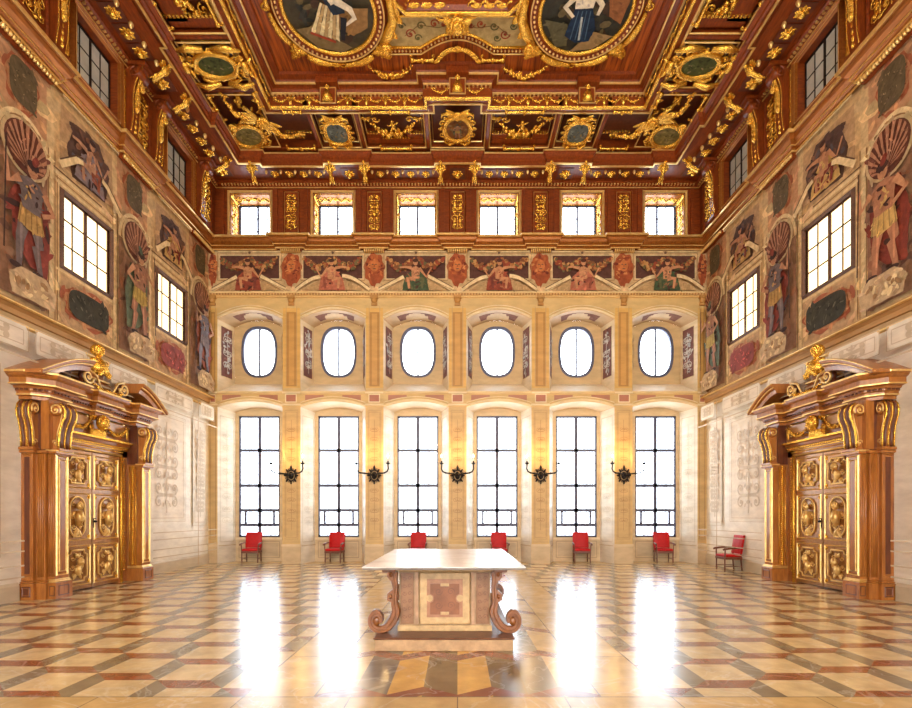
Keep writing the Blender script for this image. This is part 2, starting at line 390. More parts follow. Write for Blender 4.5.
# ================================================================== THE ROOM
W = 8.72; YF = 17.5; YB = 18.32; BP = 2.905; YR = -9.0
BAYS = [(-2.5+i)*BP for i in range(6)]
HW, HB = 1.1375, .865
def side_m(sd, off=0.0): return frm((sd*(W-off), 0, 0), (0, 1, 0), (0, 0, 1), (-sd, 0, 0))
SN = {-1: 'left', 1: 'right'}
CREAM = S(244, 236, 220); STONE = S(214, 180, 118); STONED = S(190, 156, 104); STONEL = S(238, 216, 172); BROWNP = S(176, 122, 84)
# ---------------- camera
cd = bpy.data.cameras.new('camera'); cam = bpy.data.objects.new('camera', cd); COL.objects.link(cam)
cam.location = (0, 0, 1.7); cam.rotation_euler = (pi/2, 0, 0); cd.sensor_width = 36; cd.lens = 36*500/912
cd.shift_x = -1.5/912; cd.shift_y = 161/912; cd.clip_end = 200
bpy.context.scene.camera = cam

# ---------------- floor: inlaid polygons
def clip(poly, a, b, c):          # keep a*x+b*y>=c
    out = []
    for i in range(len(poly)):
        p, q = poly[i], poly[(i+1) % len(poly)]; dp = a*p[0]+b*p[1]-c; dq = a*q[0]+b*q[1]-c
        if dp >= 0: out.append(p)
        if dp*dq < 0: t = dp/(dp-dq); out.append((p[0]+t*(q[0]-p[0]), p[1]+t*(q[1]-p[1])))
    return out
fl = MB('floor'); fr = random.Random(3)
def vary(c, k=.08): q = 1+fr.uniform(-k, k); return (c[0]*q, c[1]*q, c[2]*q, 1)
FC = S(212, 188, 140); FR = S(140, 78, 46); FG = S(128, 116, 92); FY = S(214, 168, 86); FO = S(128, 106, 66); FB = S(204, 172, 114); JT = S(120, 104, 80)
def tile(pts, col, reg):
    for r in reg:
        pts = clip(pts, *r)
        if len(pts) < 3: return
    fl.col = vary(col); fl.poly([(p[0], p[1], 0) for p in pts])
    cx = sum(p[0] for p in pts)/len(pts); cy = sum(p[1] for p in pts)/len(pts)
A_, S_ = .54, .235; Y0 = 4.67
for sd in (-1, 1):
    reg = [(sd, 0, 2.0), (-sd, 0, -W), (0, 1, Y0), (0, -1, -YF+.02)]
    for i in range(-14, 30):
        for j in range(-8, 30):
            x = -3.09+i*(A_+S_)-j*S_-.0; y = 5.145-i*S_+j*(A_+S_)
            if not (-10 < x < -1.2 and 3.5 < y < 18.6): continue
            sq = [(x, y), (x+A_, y), (x+A_, y+A_), (x, y+A_)]
            rd = [(x, y), (x+S_, y-S_), (x+A_+S_, y-S_), (x+A_, y)]
            gr = [(x+A_, y), (x+A_+S_, y-S_), (x+A_+S_, y+A_-S_), (x+A_, y+A_)]
            for pts, c in ((sq, FC), (rd, FR), (gr, FG)):
                tile([(-sd*p[0], p[1]) for p in pts], c, reg)
# central zig-zag field under and behind the table
reg = [(1, 0, -1.34), (-1, 0, -1.34), (0, 1, Y0), (0, -1, -YF+.02)]
for r in range(-1, 12):
    y = 4.73+r*1.34
    for c in range(-5, 5):
        x = c*.335; up = (c % 2 == 0); a, b = (y+.22, y) if not up else (y, y+.22)
        cc = (FY if c % 2 else FO) if c not in (-4, 3) else S(120, 112, 100)
        a, b = (y, y+.22) if c in (-4, -2, 0, 2) else (y+.22, y)
        a, b = (y, y+.22) if c % 2 else (y+.22, y)
        a, b = (b, a)
        cc = FY if c in (-2, 0) else (FO if c in (-1, 1) else S(126, 116, 98) if c in (-3, 2) else FB)
        tile([(x, a), (x+.335, b), (x+.335, b+1.1), (x, a+1.1)], cc, reg)
        tile([(x, a+1.1), (x+.335, b+1.1), (x+.335, b+1.34), (x, a+1.34)], FR, reg)
for (x0, x1) in ((-2.0, -1.34), (1.34, 2.0)):
    for k in range(10):
        y = Y0+k*1.34; tile([(x0, y), (x1, y), (x1, min(y+1.3401, YF-.02)), (x0, min(y+1.3401, YF-.02))], FB, [(0, -1, -YF+.02)])
for k in range(-7, 7):
    x = k*1.37+(.63 if k > 0 else 0)
xs = [-W, -7.4, -6.05, -4.7, -3.35, -2.0, -1.0, 0, 1.0, 2.0, 3.35, 4.7, 6.05, 7.4, W]
for a, b in zip(xs, xs[1:]): tile([(a, 4.0), (b, 4.0), (b, Y0), (a, Y0)], FB, [])
for k in range(13):
    for q in range(10):
        x = -W+q*2*W/10; y = YR+k; tile([(x, y), (x+2*W/10, y), (x+2*W/10, y+1), (x, y+1)], FC if (k+q) % 2 else FG, [])
fl.col = FB; fl.poly([(-W, YF-.02, 0), (W, YF-.02, 0), (W, YB+.3, 0), (-W, YB+.3, 0)])
# dark joints as hair-thin inlay
fl.w = .0006; fl.col = JT
def jt(p, q, w=.012): fl.ln([p, q], w); fl.w = .0006
jt((-W, Y0), (W, Y0), .016)
for x in (-2.0, 2.0, -1.34, 1.34): jt((x, Y0), (x, YF-.05), .014)
for x in xs[1:-1]: jt((x, 4.0), (x, Y0), .01)
for sd in (-1, 1):
    for k in range(1, 10): jt((sd*1.34, Y0+k*1.34-.005), (sd*2, Y0+k*1.34-.005), .01)
tag(fl.build('floor'), 'polished marble floor inlaid with cream squares, red and grey parallelograms', 'floor', kind='structure')

# ---------------- helpers for walls
def grid(mb, u0, u1, v0, v1, holes, depth):
    us = sorted({u0, u1, *[h[0] for h in holes], *[h[1] for h in holes]}); vs = sorted({v0, v1, *[h[2] for h in holes], *[h[3] for h in holes]})
    us = [u for u in us if u0 <= u <= u1]; vs = [v for v in vs if v0 <= v <= v1]
    for a, b in zip(us, us[1:]):
        for c, d in zip(vs, vs[1:]):
            if any(h[0]-1e-6 <= a and b <= h[1]+1e-6 and h[2]-1e-6 <= c and d <= h[3]+1e-6 for h in holes): continue
            mb.quad((a, c, 0), (b, c, 0), (b, d, 0), (a, d, 0))
    for h in holes:
        if h[0] < u0-1e-6 or h[1] > u1+1e-6 or h[2] < v0-1e-6 or h[3] > v1+1e-6: continue
        a, b, c, d = h; e = -depth
        mb.quad((a, c, 0), (b, c, 0), (b, c, e), (a, c, e)); mb.quad((a, d, 0), (b, d, 0), (b, d, e), (a, d, e))
        mb.quad((a, c, 0), (a, d, 0), (a, d, e), (a, c, e)); mb.quad((b, c, 0), (b, d, 0), (b, d, e), (b, c, e))
WC = [8.31, 11.79, 15.25]; NC = [6.555, 9.985, 13.415, 16.845]
ZC0, ZC1 = 5.47, 5.85                 # lower side cornice
def scroll_paint(F, cx, cy, w, h, col, th=.02, seed=0, dens=4):
    # thin painted arabesque, mirrored about a stem
    rg = random.Random(seed); F.ln([(cx, cy-h*.46), (cx, cy+h*.46)], th, col); n = max(2, int(h/w*dens/2)); d = 1
    for k in range(n):
        y = cy-h*.42+h*.84*(k+.5)/n; R_ = min(w*.21, h*.36/n); d = -d
        for s_ in (-1, 1):
            p = [(a, b) for a, b, _ in spiral_pts(cx+s_*w*.24, y, R_, 1.3, -pi/2*d, s_*d)]
            F.ln([(cx, y-d*R_*1.1)]+p, [th*1.3]+[th*(1.2-.7*i/len(p)) for i in range(len(p))], col)
            F.e2(cx+s_*w*.24, y, th*1.1, th*1.1, col, 0, 7)
            F.e2(cx+s_*w*.1, y+d*R_*.5, th*.8, R_*.4, col, s_*.5, 7)
        F.e2(cx, y, th*2, R_*.5*rg.uniform(.6, 1.2), col, 0, 9)
def stand_fig(F, cx, z0, H, pal, seed=0, fl=1, soldier=True):
    rg = random.Random(seed); sk, cl, cl2, leg, dk = pal
    F.p2([(cx-fl*.42*H/2.2, z0+.1), (cx-fl*.5*H/2.2, z0+H*.45), (cx-fl*.3*H/2.2, z0+H*.78), (cx+fl*.1, z0+H*.8), (cx+fl*.38*H/2.2, z0+H*.62), (cx+fl*.34*H/2.2, z0+H*.25), (cx, z0+.2)], cl2)
    F.dabs(cx, z0+H*.45, H*.2, H*.28, 22, [cl2, dk, tuple(c*1.25 for c in cl2[:3])+(1,)], H*.07, rg, .35)
    for s_, o in ((-1, .02), (1, .1)):
        x = cx+s_*H*.075; F.ln([(x*.6+cx*.4, z0+H*.46), (x+s_*H*.02, z0+H*.27), (x+fl*H*.02, z0+H*.25), (x+s_*H*.03, z0+H*.04)], [H*.12, H*.085, H*.08, H*.05], leg)
        F.ln([(x-H*.01, z0+H*.44), (x+s_*H*.01, z0+H*.1)], [H*.03, H*.015], tuple(c*1.45 for c in leg[:3])+(1,))
        F.e2(x+s_*H*.03+fl*H*.03, z0+H*.025, H*.06, H*.025, dk)
    F.p2([(cx-H*.13, z0+H*.4), (cx-H*.1, z0+H*.56), (cx+H*.1, z0+H*.56), (cx+H*.14, z0+H*.4), (cx+H*.05, z0+H*.36), (cx-H*.04, z0+H*.37)], cl)
    for k in range(5): F.ln([(cx-H*.1+k*H*.05, z0+H*.54), (cx-H*.12+k*H*.06, z0+H*.38)], H*.012, tuple(c*.6 for c in cl[:3])+(1,))
    F.p2([(cx-H*.09, z0+H*.53), (cx-H*.125, z0+H*.76), (cx-H*.04, z0+H*.81), (cx+H*.05, z0+H*.81), (cx+H*.125, z0+H*.75), (cx+H*.09, z0+H*.53)], leg if soldier else cl)
    F.dabs(cx, z0+H*.67, H*.08, H*.1, 14, [sk, dk, cl, leg], H*.03, rg)
    F.ln([(cx-fl*H*.12, z0+H*.75), (cx-fl*H*.22, z0+H*.62), (cx-fl*H*.1, z0+H*.55)], [H*.07, H*.055, H*.04], sk)
    F.ln([(cx+fl*H*.12, z0+H*.75), (cx+fl*H*.23, z0+H*.66), (cx+fl*H*.26, z0+H*.86)], [H*.07, H*.055, H*.035], sk)
    F.ln([(cx+fl*H*.27, z0+H*.1), (cx+fl*H*.25, z0+H*1.02)], H*.014, dk)
    F.e2(cx, z0+H*.875, H*.05, H*.062, sk); F.e2(cx, z0+H*.92, H*.062, H*.04, dk); F.e2(cx-fl*H*.02, z0+H*.965, H*.03, H*.05, cl2, fl*.5)
    F.e2(cx-H*.018, z0+H*.875, H*.008, H*.006, dk); F.e2(cx+H*.018, z0+H*.875, H*.008, H*.006, dk)
def sit_fig(F, cx, z0, H, pal, seed=0, fl=1):
    rg = random.Random(seed); sk, cl, cl2, leg, dk = pal
    F.p2([(cx-H*.42, z0), (cx-H*.34, z0+H*.4), (cx-H*.12, z0+H*.62), (cx+H*.16, z0+H*.6), (cx+H*.36, z0+H*.34), (cx+H*.42, z0)], cl)
    F.dabs(cx, z0+H*.25, H*.32, H*.24, 26, [cl, cl2, dk, leg], H*.1, rg, .35)
    for s_ in (-1, 1):
        F.ln([(cx, z0+H*.34), (cx+s_*H*.24, z0+H*.36), (cx+s_*H*.2, z0+H*.04)], [H*.16, H*.12, H*.07], sk if s_ == fl else cl2)
        F.ln([(cx+s_*H*.12, z0+H*.68), (cx+s_*H*.34, z0+H*.56+H*.16*fl*s_), (cx+s_*H*.5, z0+H*.7)], [H*.1, H*.07, H*.05], sk)
    F.p2([(cx-H*.12, z0+H*.34), (cx-H*.14, z0+H*.68), (cx, z0+H*.75), (cx+H*.14, z0+H*.68), (cx+H*.11, z0+H*.34)], sk)
    F.dabs(cx, z0+H*.5, H*.1, H*.13, 10, [sk, leg, cl], H*.05, rg)
    F.e2(cx, z0+H*.85, H*.075, H*.095, sk); F.e2(cx, z0+H*.91, H*.09, H*.055, dk)
def shell(F, cx, cy, rx, ry, cl, cd_, n=13):
    F.e2(cx, cy, rx*1.14, ry*1.1, S(206, 178, 132), 0, 24); F.e2(cx, cy, rx, ry, cd_, 0, 24)
    for i in range(n):
        a = -.25*pi+1.5*pi*(i+.5)/n; F.p2([(cx, cy-ry*.8), (cx+rx*.96*cos(a-.09), cy+ry*.96*sin(a-.09)), (cx+rx*.96*cos(a+.09), cy+ry*.96*sin(a+.09))], cl)
PALS = [(S(186, 132, 96), S(186, 146, 84), S(134, 62, 50), S(112, 96, 92), S(66, 44, 38)),
        (S(190, 138, 100), S(190, 160, 82), S(96, 104, 80), S(160, 112, 84), S(70, 50, 40)),
        (S(184, 136, 104), S(140, 122, 120), S(150, 84, 62), S(120, 110, 116), S(66, 46, 44)),
        (S(192, 136, 96), S(210, 170, 100), S(130, 56, 40), S(176, 120, 86), S(72, 44, 34))]
FWALL = S(212, 176, 124); FLITE = S(232, 204, 152); FDK = S(160, 122, 80); FVD = S(108, 78, 58); FRED = S(172, 98, 66)
def wavy(F, cx, cy, rx, ry, col, k=7, am=.12, n=40, ph=0): F.p2([(cx+rx*(1+am*sin(k*t+ph))*cos(t), cy+ry*(1+am*cos((k-2)*t))*sin(t)) for t in [2*pi*i/n for i in range(n)]], col)
def inscribed(F, cx, cy, rx, ry, cin, seed):
    rg = random.Random(seed)
    wavy(F, cx, cy, rx*1.22, ry*1.3, FRED); wavy(F, cx, cy, rx*1.12, ry*1.18, S(198, 140, 96), 9, .08)
    F.dabs(cx, cy, rx*1.1, ry*1.15, 26, [FRED, S(150, 70, 48), S(206, 150, 104)], rx*.12, rg)
    sq = [(cx+rx*(abs(cos(t))**.6)*(1 if cos(t) > 0 else -1), cy+ry*(abs(sin(t))**.6)*(1 if sin(t) > 0 else -1)) for t in [2*pi*i/30 for i in range(30)]]
    F.p2(sq, cin); F.dabs(cx, cy, rx*.86, ry*.8, 34, [tuple(c*k for c in cin[:3])+(1,) for k in (.5, .7, 1.6, 2.3, 3.0)], rx*.1, rg, .35)
def side_wall(sd):
    nm = SN[sd]; m = side_m(sd); mb = MB('stone', m)
    hm = [(c-.79, c+.79, 7.18, 8.86) for c in WC+[4.84, 1.41, -2.02]]
    mb.col = CREAM; grid(mb, YR, YB+.3, 0, ZC0+.1, [], 0)
    mb.mt('fresco'); mb.col = FWALL; grid(mb, YR, YB+.3, ZC0+.1, 11.6, hm, .12)
    wall = tag(mb.build('wall_'+nm), nm+' side wall, pale panelled stone below and frescoes with windows above', 'wall', kind='structure')
    for hk, h in enumerate(hm[:3]):
        bf = MB('brownframe', m); bf.frame(h[0]-.05, h[1]+.05, h[2]-.05, h[3]+.05, .1, .07)
        for (a, b, c_, d_) in ((h[0], h[0], h[2], h[3]), (h[1], h[1], h[2], h[3])): bf.quad((a, c_, .0), (a, d_, 0), (a, d_, -.1), (a, c_, -.1))
        bf.build('dark_window_rim', wall, 'dark brown wooden rim of the window')
    # frescoes
    for k, c in enumerate(NC[1:]):
        F = MB('fresco', m); F.w = .002; F.tex = 16; F.jit = .012; seed = 11*k+(5 if sd > 0 else 0); fl_ = 1 if (k+(sd > 0)) % 2 else -1
        pal = PALS[(k+(3 if sd > 0 else 0)) % 4]
        F.r2(c-.82, c+.82, 5.86, 10.98, S(214, 182, 132))
        for s_ in (-1, 1):
            F.r2(c+s_*.72-.06, c+s_*.72+.06, 5.9, 9.55, FLITE); F.ln([(c+s_*.63, 5.9), (c+s_*.63, 9.5)], .025, FDK); F.ln([(c+s_*.8, 5.9), (c+s_*.8, 9.55)], .02, FDK)
        F.r2(c-.6, c+.6, 6.0, 8.9, S(158, 116, 86)); F.dabs(c, 7.4, .55, 1.3, 50, [S(140, 92, 70), S(164, 122, 92), S(128, 92, 74), S(168, 112, 80)], .16, random.Random(seed))
        F.p2([(c+.68*cos(t), 8.85+.85*sin(t)) for t in [pi*i/16 for i in range(17)]], FLITE)
        F.p2([(c+.6*cos(t), 8.85+.75*sin(t)) for t in [pi*i/16 for i in range(17)]], FDK)
        shell(F, c, 9.0, .5, .5, S(178, 124, 92), S(112, 66, 50))
        stand_fig(F, c, 6.5, 2.35, pal, seed, fl_)
        F.p2([(c-.5, 5.95), (c-.56, 6.3), (c-.3, 6.52), (c+.3, 6.52), (c+.56, 6.3), (c+.5, 5.95)], S(196, 166, 126))
        F.dabs(c, 6.22, .42, .2, 20, [FLITE, FDK, S(180, 148, 112)], .1, random.Random(seed+1))
        F.build('painted_niche_figure', wall, 'fresco of a standing armoured figure under a painted shell niche')
        F = MB('fresco', m); F.w = .006; F.tex = 20
        F.r2(c-.62, c+.62, 9.62, 10.95, S(194, 146, 106)); inscribed(F, c, 10.3, .32, .44, S(100, 84, 58), seed+2)
        F.build('painted_oval_shield', wall, 'fresco of a green oval shield in an orange-red scrolled surround')
    for k, c in enumerate(WC):
        seed = 31*k+(7 if sd > 0 else 0); pal = PALS[(k+1+(sd > 0)) % 4]; F = MB('fresco', m); F.w = .002; F.tex = 16; F.jit = .012
        for s_ in (-1, 1):
            F.ln([(c+s_*.86, 5.95), (c+s_*.86, 9.1)], .04, FLITE); F.ln([(c+s_*.895, 5.95), (c+s_*.895, 9.1)], .02, FDK)
        F.ln([(c-.95, 7.08), (c+.95, 7.08)], .05, FLITE); F.ln([(c-.95, 8.98), (c+.95, 8.98)], .06, FLITE); F.ln([(c-.95, 9.06), (c+.95, 9.06)], .03, FDK)
        F.ln([(c-1.02, 9.16), (c+1.02, 9.16)], .08, FLITE); F.ln([(c-1.02, 9.24), (c+1.02, 9.24)], .03, FVD)
        F.p2([(c-.85, 9.3), (c+.85, 9.3), (c+.8, 10.75), (c-.8, 10.75)], S(188, 152, 110))
        F.p2([(c-.5, 9.34), (c-.66, 9.9), (c-.4, 10.6), (c+.35, 10.68), (c+.7, 10.1), (c+.55, 9.4)], S(96, 70, 60))
        F.dabs(c, 10.0, .55, .5, 40, [S(84, 62, 56), S(120, 84, 66), S(140, 96, 70), S(96, 84, 84)], .14, random.Random(seed))
        sit_fig(F, c, 9.4, 1.15, pal, seed, 1 if sd > 0 else -1)
        for s_ in (-1, 1):
            F.ln([(c+s_*.98, 9.3), (c+s_*.5, 9.72), (c+s_*.3, 9.78)], [.16, .14, .1], FLITE); F.ln([(c+s_*.98, 9.4), (c+s_*.5, 9.82), (c+s_*.3, 9.88)], .03, FVD)
        F.ln([(c-.9, 10.86), (c+.9, 10.86)], .05, FLITE)
        F.build('painted_window_surround', wall, 'fresco of a seated figure on a painted pediment round the window')
        F = MB('fresco', m); F.w = .004; F.tex = 20
        cin = S(64, 60, 46) if k != 2 else S(150, 72, 62)
        F.r2(c-.8, c+.8, 5.95, 7.02, S(192, 156, 114)); inscribed(F, c, 6.5, .64, .34, cin, seed+3)
        F.build('painted_inscription_panel', wall, ('dark green' if k != 2 else 'dull red')+' painted panel with a scrolled surround under the window')
    # lower painted stone panels
    F = MB('stone', m); F.w = .003; PC = S(208, 188, 158); PL = S(236, 226, 206)
    def pan(u0, u1, v0, v1, sc=True, seed=0, dens=4):
        F.r2(u0, u1, v0, v1, S(238, 224, 202)); F.fr2(u0, u1, v0, v1, .06, PL); F.fr2(u0+.06, u1-.06, v0+.06, v1-.06, .02, PC); F.fr2(u0-.05, u1+.05, v0-.05, v1+.05, .015, PC)
        if sc: scroll_paint(F, (u0+u1)/2, (v0+v1)/2, (u1-u0)*.85, (v1-v0)*.94, PC, .05, seed, dens*1.4)
    pan(14.0, 15.95, 1.55, 4.7, True, 1, 5); pan(16.45, 17.25, 1.4, 4.9, True, 2, 4); pan(8.35, 9.35, .95, 4.5, True, 3, 3)
    pan(6.6, 8.0, .95, 4.5, True, 3, 3)
    for a, b in ((6.4, 8.0), (8.3, 9.85), (10.1, 11.4), (12.2, 13.6), (14.0, 15.9), (16.45, 17.25)): pan(a, b, 4.98, 5.38, True, 5, 2)
    for v in (.5, .72, 1.0, 1.2): F.ln([(6, v), (9.7, v)], .03, PC); F.ln([(13.8, v), (17.45, v)], .025, PC)
    F.ln([(16.2, 0.1), (16.2, 5.45)], .05, S(196, 168, 128)); F.ln([(6, 4.75), (17.45, 4.75)], .04, PC)
    F.build('painted_panels', wall, 'pale painted stone panels with faint arabesques')
    # lower cornice
    c = MB('stone', m); inv = frm((sd*W, 0, 0), (0, 1, 0), (-sd, 0, 0), (0, 0, 1)); c.M = inv
    path = [(YF+.0, 0), (YR, 0)] if True else None
    def cor(mb_, prof, u0=YR, u1=YF): # prof (p,z) swept along u
        n = len(prof); vs = [(u0, p, z) for p, z in prof]+[(u1, p, z) for p, z in prof]
        mb_.add(vs, [(i, i+1, n+i+1, n+i) for i in range(n-1)]+[tuple(range(n)), tuple(range(n, 2*n))])
    c.col = S(186, 140, 84); cor(c, [(0, 5.60), (.07, 5.62), (.07, 5.72), (.13, 5.76), (.2, 5.78), (.2, 5.84), (0, 5.86)])
    c.col = STONED; cor(c, [(0, 5.47), (.04, 5.48), (.04, 5.60), (0, 5.61)])
    c.mt('palegold'); cor(c, [(.0, 5.44), (.075, 5.455), (.075, 5.49), (0, 5.5)]); cor(c, [(.18, 5.765), (.235, 5.775), (.235, 5.80), (.18, 5.81)])
    tag(c.build('trim_%d' % (1 if sd < 0 else 2)), nm+' side stone cornice with gold edges between panels and frescoes', 'cornice', kind='structure')
    b = MB('stone', inv); b.col = S(206, 190, 162)
    for a, e in ((YR, 9.9), (13.5, YF)): cor(b, [(0, 0), (.05, 0), (.05, .3), (.02, .36), (0, .36)], a, e)
    tag(b.build('baseboard_'+nm), 'low stone skirting along the '+nm+' side wall', 'baseboard', kind='structure')
    return wall, cor, inv
SIDE = {}
for sd in (-1, 1): SIDE[sd] = side_wall(sd)

# ---------------- far wall with two tiers of niches
FM = frm((0, YF, 0), (1, 0, 0), (0, 0, 1), (0, -1, 0))        # local x right, y up, z out of the wall towards the room
fw = MB('stone')
def arch(cx, hw, zs, zc, n=14): return [(cx+hw*(-1+2*i/n), zs+(zc-zs)*(1-(-1+2*i/n)**2)) for i in range(n+1)]
ZL = (5.48, 5.68); ZU = (8.56, 8.88); OVZ = 7.67
def q(a, b, c, d): fw.quad(a, b, c, d)
RV = S(232, 222, 204); BK = S(206, 180, 140)
xs_p = [-W]+[v for cx in BAYS for v in (cx-HW, cx+HW)]+[W]
for i in range(0, len(xs_p), 2):
    fw.col = STONE; a, b = xs_p[i], xs_p[i+1]
    q((a, YF, 0), (b, YF, 0), (b, YF, 8.56), (a, YF, 8.56))
fw.col = STONE; q((-W, YF, 9.3), (W, YF, 9.3), (W, YF, 11.2), (-W, YF, 11.2))
for i in range(0, len(xs_p), 2): a, b = xs_p[i], xs_p[i+1]; q((a, YF, 8.56), (b, YF, 8.56), (b, YF, 9.3), (a, YF, 9.3))
for cx in BAYS:
    # lower niche
    fa = arch(cx, HW, *ZL); ba = arch(cx, HB, 5.46, 5.62)
    fw.col = S(222, 210, 188)
    for s_ in (-1, 1): q((cx+s_*HW, YF, 0), (cx+s_*HB, YB, 0), (cx+s_*HB, YB, 5.46), (cx+s_*HW, YF, 5.48))
    fw.col = S(214, 190, 156)
    for i in range(14):
        q((fa[i][0], YF, fa[i][1]), (fa[i+1][0], YF, fa[i+1][1]), (ba[i+1][0], YB, ba[i+1][1]), (ba[i][0], YB, ba[i][1]))
        fw.col = STONE; q((fa[i][0], YF, fa[i][1]), (fa[i+1][0], YF, fa[i+1][1]), (fa[i+1][0], YF, 6.0), (fa[i][0], YF, 6.0)); fw.col = S(214, 190, 156)
    fw.col = BK; x0, x1, z0, z1 = cx-.75, cx+.75, .886, 5.33
    yb = YB-.0
    q((cx-HB, yb, 0), (cx+HB, yb, 0), (cx+HB, yb, z0), (cx-HB, yb, z0))
    q((cx-HB, yb, z0), (x0, yb, z0), (x0, yb, z1), (cx-HB, yb, z1)); q((x1, yb, z0), (cx+HB, yb, z0), (cx+HB, yb, z1), (x1, yb, z1))
    fw.poly([(cx-HB, yb, z1), (cx+HB, yb, z1)]+[(p[0], yb, p[1]) for p in ba[::-1]])
    for s_ in (x0, x1): q((s_, yb, z0), (s_, yb+.12, z0), (s_, yb+.12, z1), (s_, yb, z1))
    q((x0, yb, z0), (x1, yb, z0), (x1, yb+.12, z0), (x0, yb+.12, z0)); q((x0, yb, z1), (x1, yb, z1), (x1, yb+.12, z1), (x0, yb+.12, z1))
    # upper niche with oval opening
    fa = arch(cx, HW, *ZU); hb = .9; ba = arch(cx, hb, 8.56, 8.82)
    fw.col = S(224, 200, 160)
    for s_ in (-1, 1): q((cx+s_*HW, YF, 6.0), (cx+s_*hb, YB, 6.49), (cx+s_*hb, YB, 8.56), (cx+s_*HW, YF, 8.56))
    fw.col = S(232, 212, 176); q((cx-HW, YF, 6.0), (cx+HW, YF, 6.0), (cx+hb, YB, 6.49), (cx-hb, YB, 6.49))
    for i in range(14):
        fw.col = S(200, 166, 122)
        q((fa[i][0], YF, fa[i][1]), (fa[i+1][0], YF, fa[i+1][1]), (ba[i+1][0], YB, ba[i+1][1]), (ba[i][0], YB, ba[i][1]))
        fw.col = STONE; q((fa[i][0], YF, fa[i][1]), (fa[i+1][0], YF, fa[i+1][1]), (fa[i+1][0], YF, 9.3), (fa[i][0], YF, 9.3))
    fw.col = S(204, 172, 122); n = 48; ov = []; bd = []
    def inside(x, z):
        if abs(x-cx) > hb or z < 6.49: return False
        return z < 8.56+.26*(1-((x-cx)/hb)**2)
    for i in range(n):
        t = 2*pi*i/n; c_, s_ = cos(t), sin(t); e = 2/2.7
        ov.append((cx+.66*(abs(c_)**e)*(1 if c_ > 0 else -1), OVZ+.94*(abs(s_)**e)*(1 if s_ > 0 else -1)))
        dx, dz = ov[-1][0]-cx, ov[-1][1]-OVZ; lo, hi = 1.0, 4.0
        for _ in range(22):
            md = (lo+hi)/2
            if inside(cx+dx*md, OVZ+dz*md): lo = md
            else: hi = md
        bd.append((cx+dx*lo, OVZ+dz*lo))
    for (kx, kz) in ((cx-hb, 6.49), (cx+hb, 6.49), (cx-hb, 8.56), (cx+hb, 8.56)):
        b_i = min(range(n), key=lambda i: (bd[i][0]-kx)**2+(bd[i][1]-kz)**2); bd[b_i] = (kx, kz)
    for i in range(n):
        j = (i+1) % n; q((ov[i][0], YB, ov[i][1]), (ov[j][0], YB, ov[j][1]), (bd[j][0], YB, bd[j][1]), (bd[i][0], YB, bd[i][1]))
        q((ov[i][0], YB, ov[i][1]), (ov[j][0], YB, ov[j][1]), (ov[j][0], YB+.12, ov[j][1]), (ov[i][0], YB+.12, ov[i][1]))
wall_far = tag(fw.build('wall_far'), 'far stone wall with tall niches, oval window niches and painted piers', 'wall', kind='structure')
# painted and moulded dressing of the far wall (parts)
for i, cx in enumerate([-3*BP+.0, *[(-2+k)*BP for k in range(5)], 3*BP]):
    edge = i in (0, 6); F = MB('stone', FM); F.w = .003
    xc = cx if not edge else (-8.56 if i == 0 else 8.56); hw = .31 if not edge else .14
    F.r2(xc-hw*.86, xc+hw*.86, .72, 5.5, S(208, 174, 118)); F.fr2(xc-hw*.72, xc+hw*.72, .86, 5.36, .02, STONED); F.fr2(xc-hw*.62, xc+hw*.62, .92, 5.3, .012, S(168, 130, 84))
    if not edge: scroll_paint(F, xc, 3.1, .34, 4.2, S(176, 138, 90), .014, i, 1.7)
    F.r2(xc-hw*.66, xc+hw*.66, 5.62, 5.93, STONEL); F.r2(xc-hw*.54, xc+hw*.54, 5.66, 5.89, S(176, 112, 84))
    for z, h_ in ((5.56, .03), (5.98, .03)): F.w = .004; F.M = FM; F.col = STONEL; F.box(xc-hw-.02, xc+hw+.02, z-h_, z+h_, 0, .05)
    F.w = .003; F.r2(xc-hw*.95, xc+hw*.95, 6.15, 8.95, S(218, 172, 92)); F.r2(xc-hw*.55, xc+hw*.55, 6.2, 8.8, S(180, 130, 64)); F.r2(xc-hw*.3, xc+hw*.3, 6.25, 8.75, S(204, 154, 80))  # upper pier is yellower: warm lamplight put into the paint colour
    F.ln([(xc-hw*.6, 6.2), (xc-hw*.6, 9.0)], .02, STONED); F.ln([(xc+hw*.6, 6.2), (xc+hw*.6, 9.0)], .02, STONED)
    F.col = S(190, 140, 74); F.box(xc-.1, xc+.1, 9.02, 9.1, 0, .08); F.ell((xc, 9.2, .06), (.12, .12, .1)); F.box(xc-.13, xc+.13, 9.26, 9.36, 0, .12)
    F.col = S(206, 180, 140); F.box(xc-hw-.02, xc+hw+.02, 0, .6, 0, .04); F.col = S(220, 196, 156); F.box(xc-hw-.03, xc+hw+.03, .6, .68, 0, .06)
    F.build('painted_pier', wall_far, 'ochre painted pier, upper part yellowed by painted lamplight, with faint arabesque and red square')
F = MB('stone', FM)
F.col = S(226, 190, 128)
def mould(mb_, x0, x1, z0, z1, d): mb_.box(x0, x1, z0, z1, 0, d)
for cx in BAYS:
    F.col = STONEL
    for (zs, zc) in (ZL, ZU):
        a = arch(cx, HW, zs+.05, zc+.06); F.tube([(p[0], p[1], .0) for p in a], .035, 6)
        a = arch(cx, HW-.0, zs+.16, zc+.16); F.tube([(p[0], p[1], .0) for p in a], .015, 5)
    F.col = S(226, 196, 140); mould(F, cx-HW, cx+HW, 5.94, 6.02, .06)
    for s_ in (-1, 1):
        a = [p for p in arch(cx, HW, 5.58, 5.8) if .18 < s_*(p[0]-cx) < HW-.1]
        F.w = .003; F.p2([(p[0], p[1]+.04) for p in a]+[(a[-1][0], 5.9), (a[0][0], 5.9)], S(178, 120, 92))
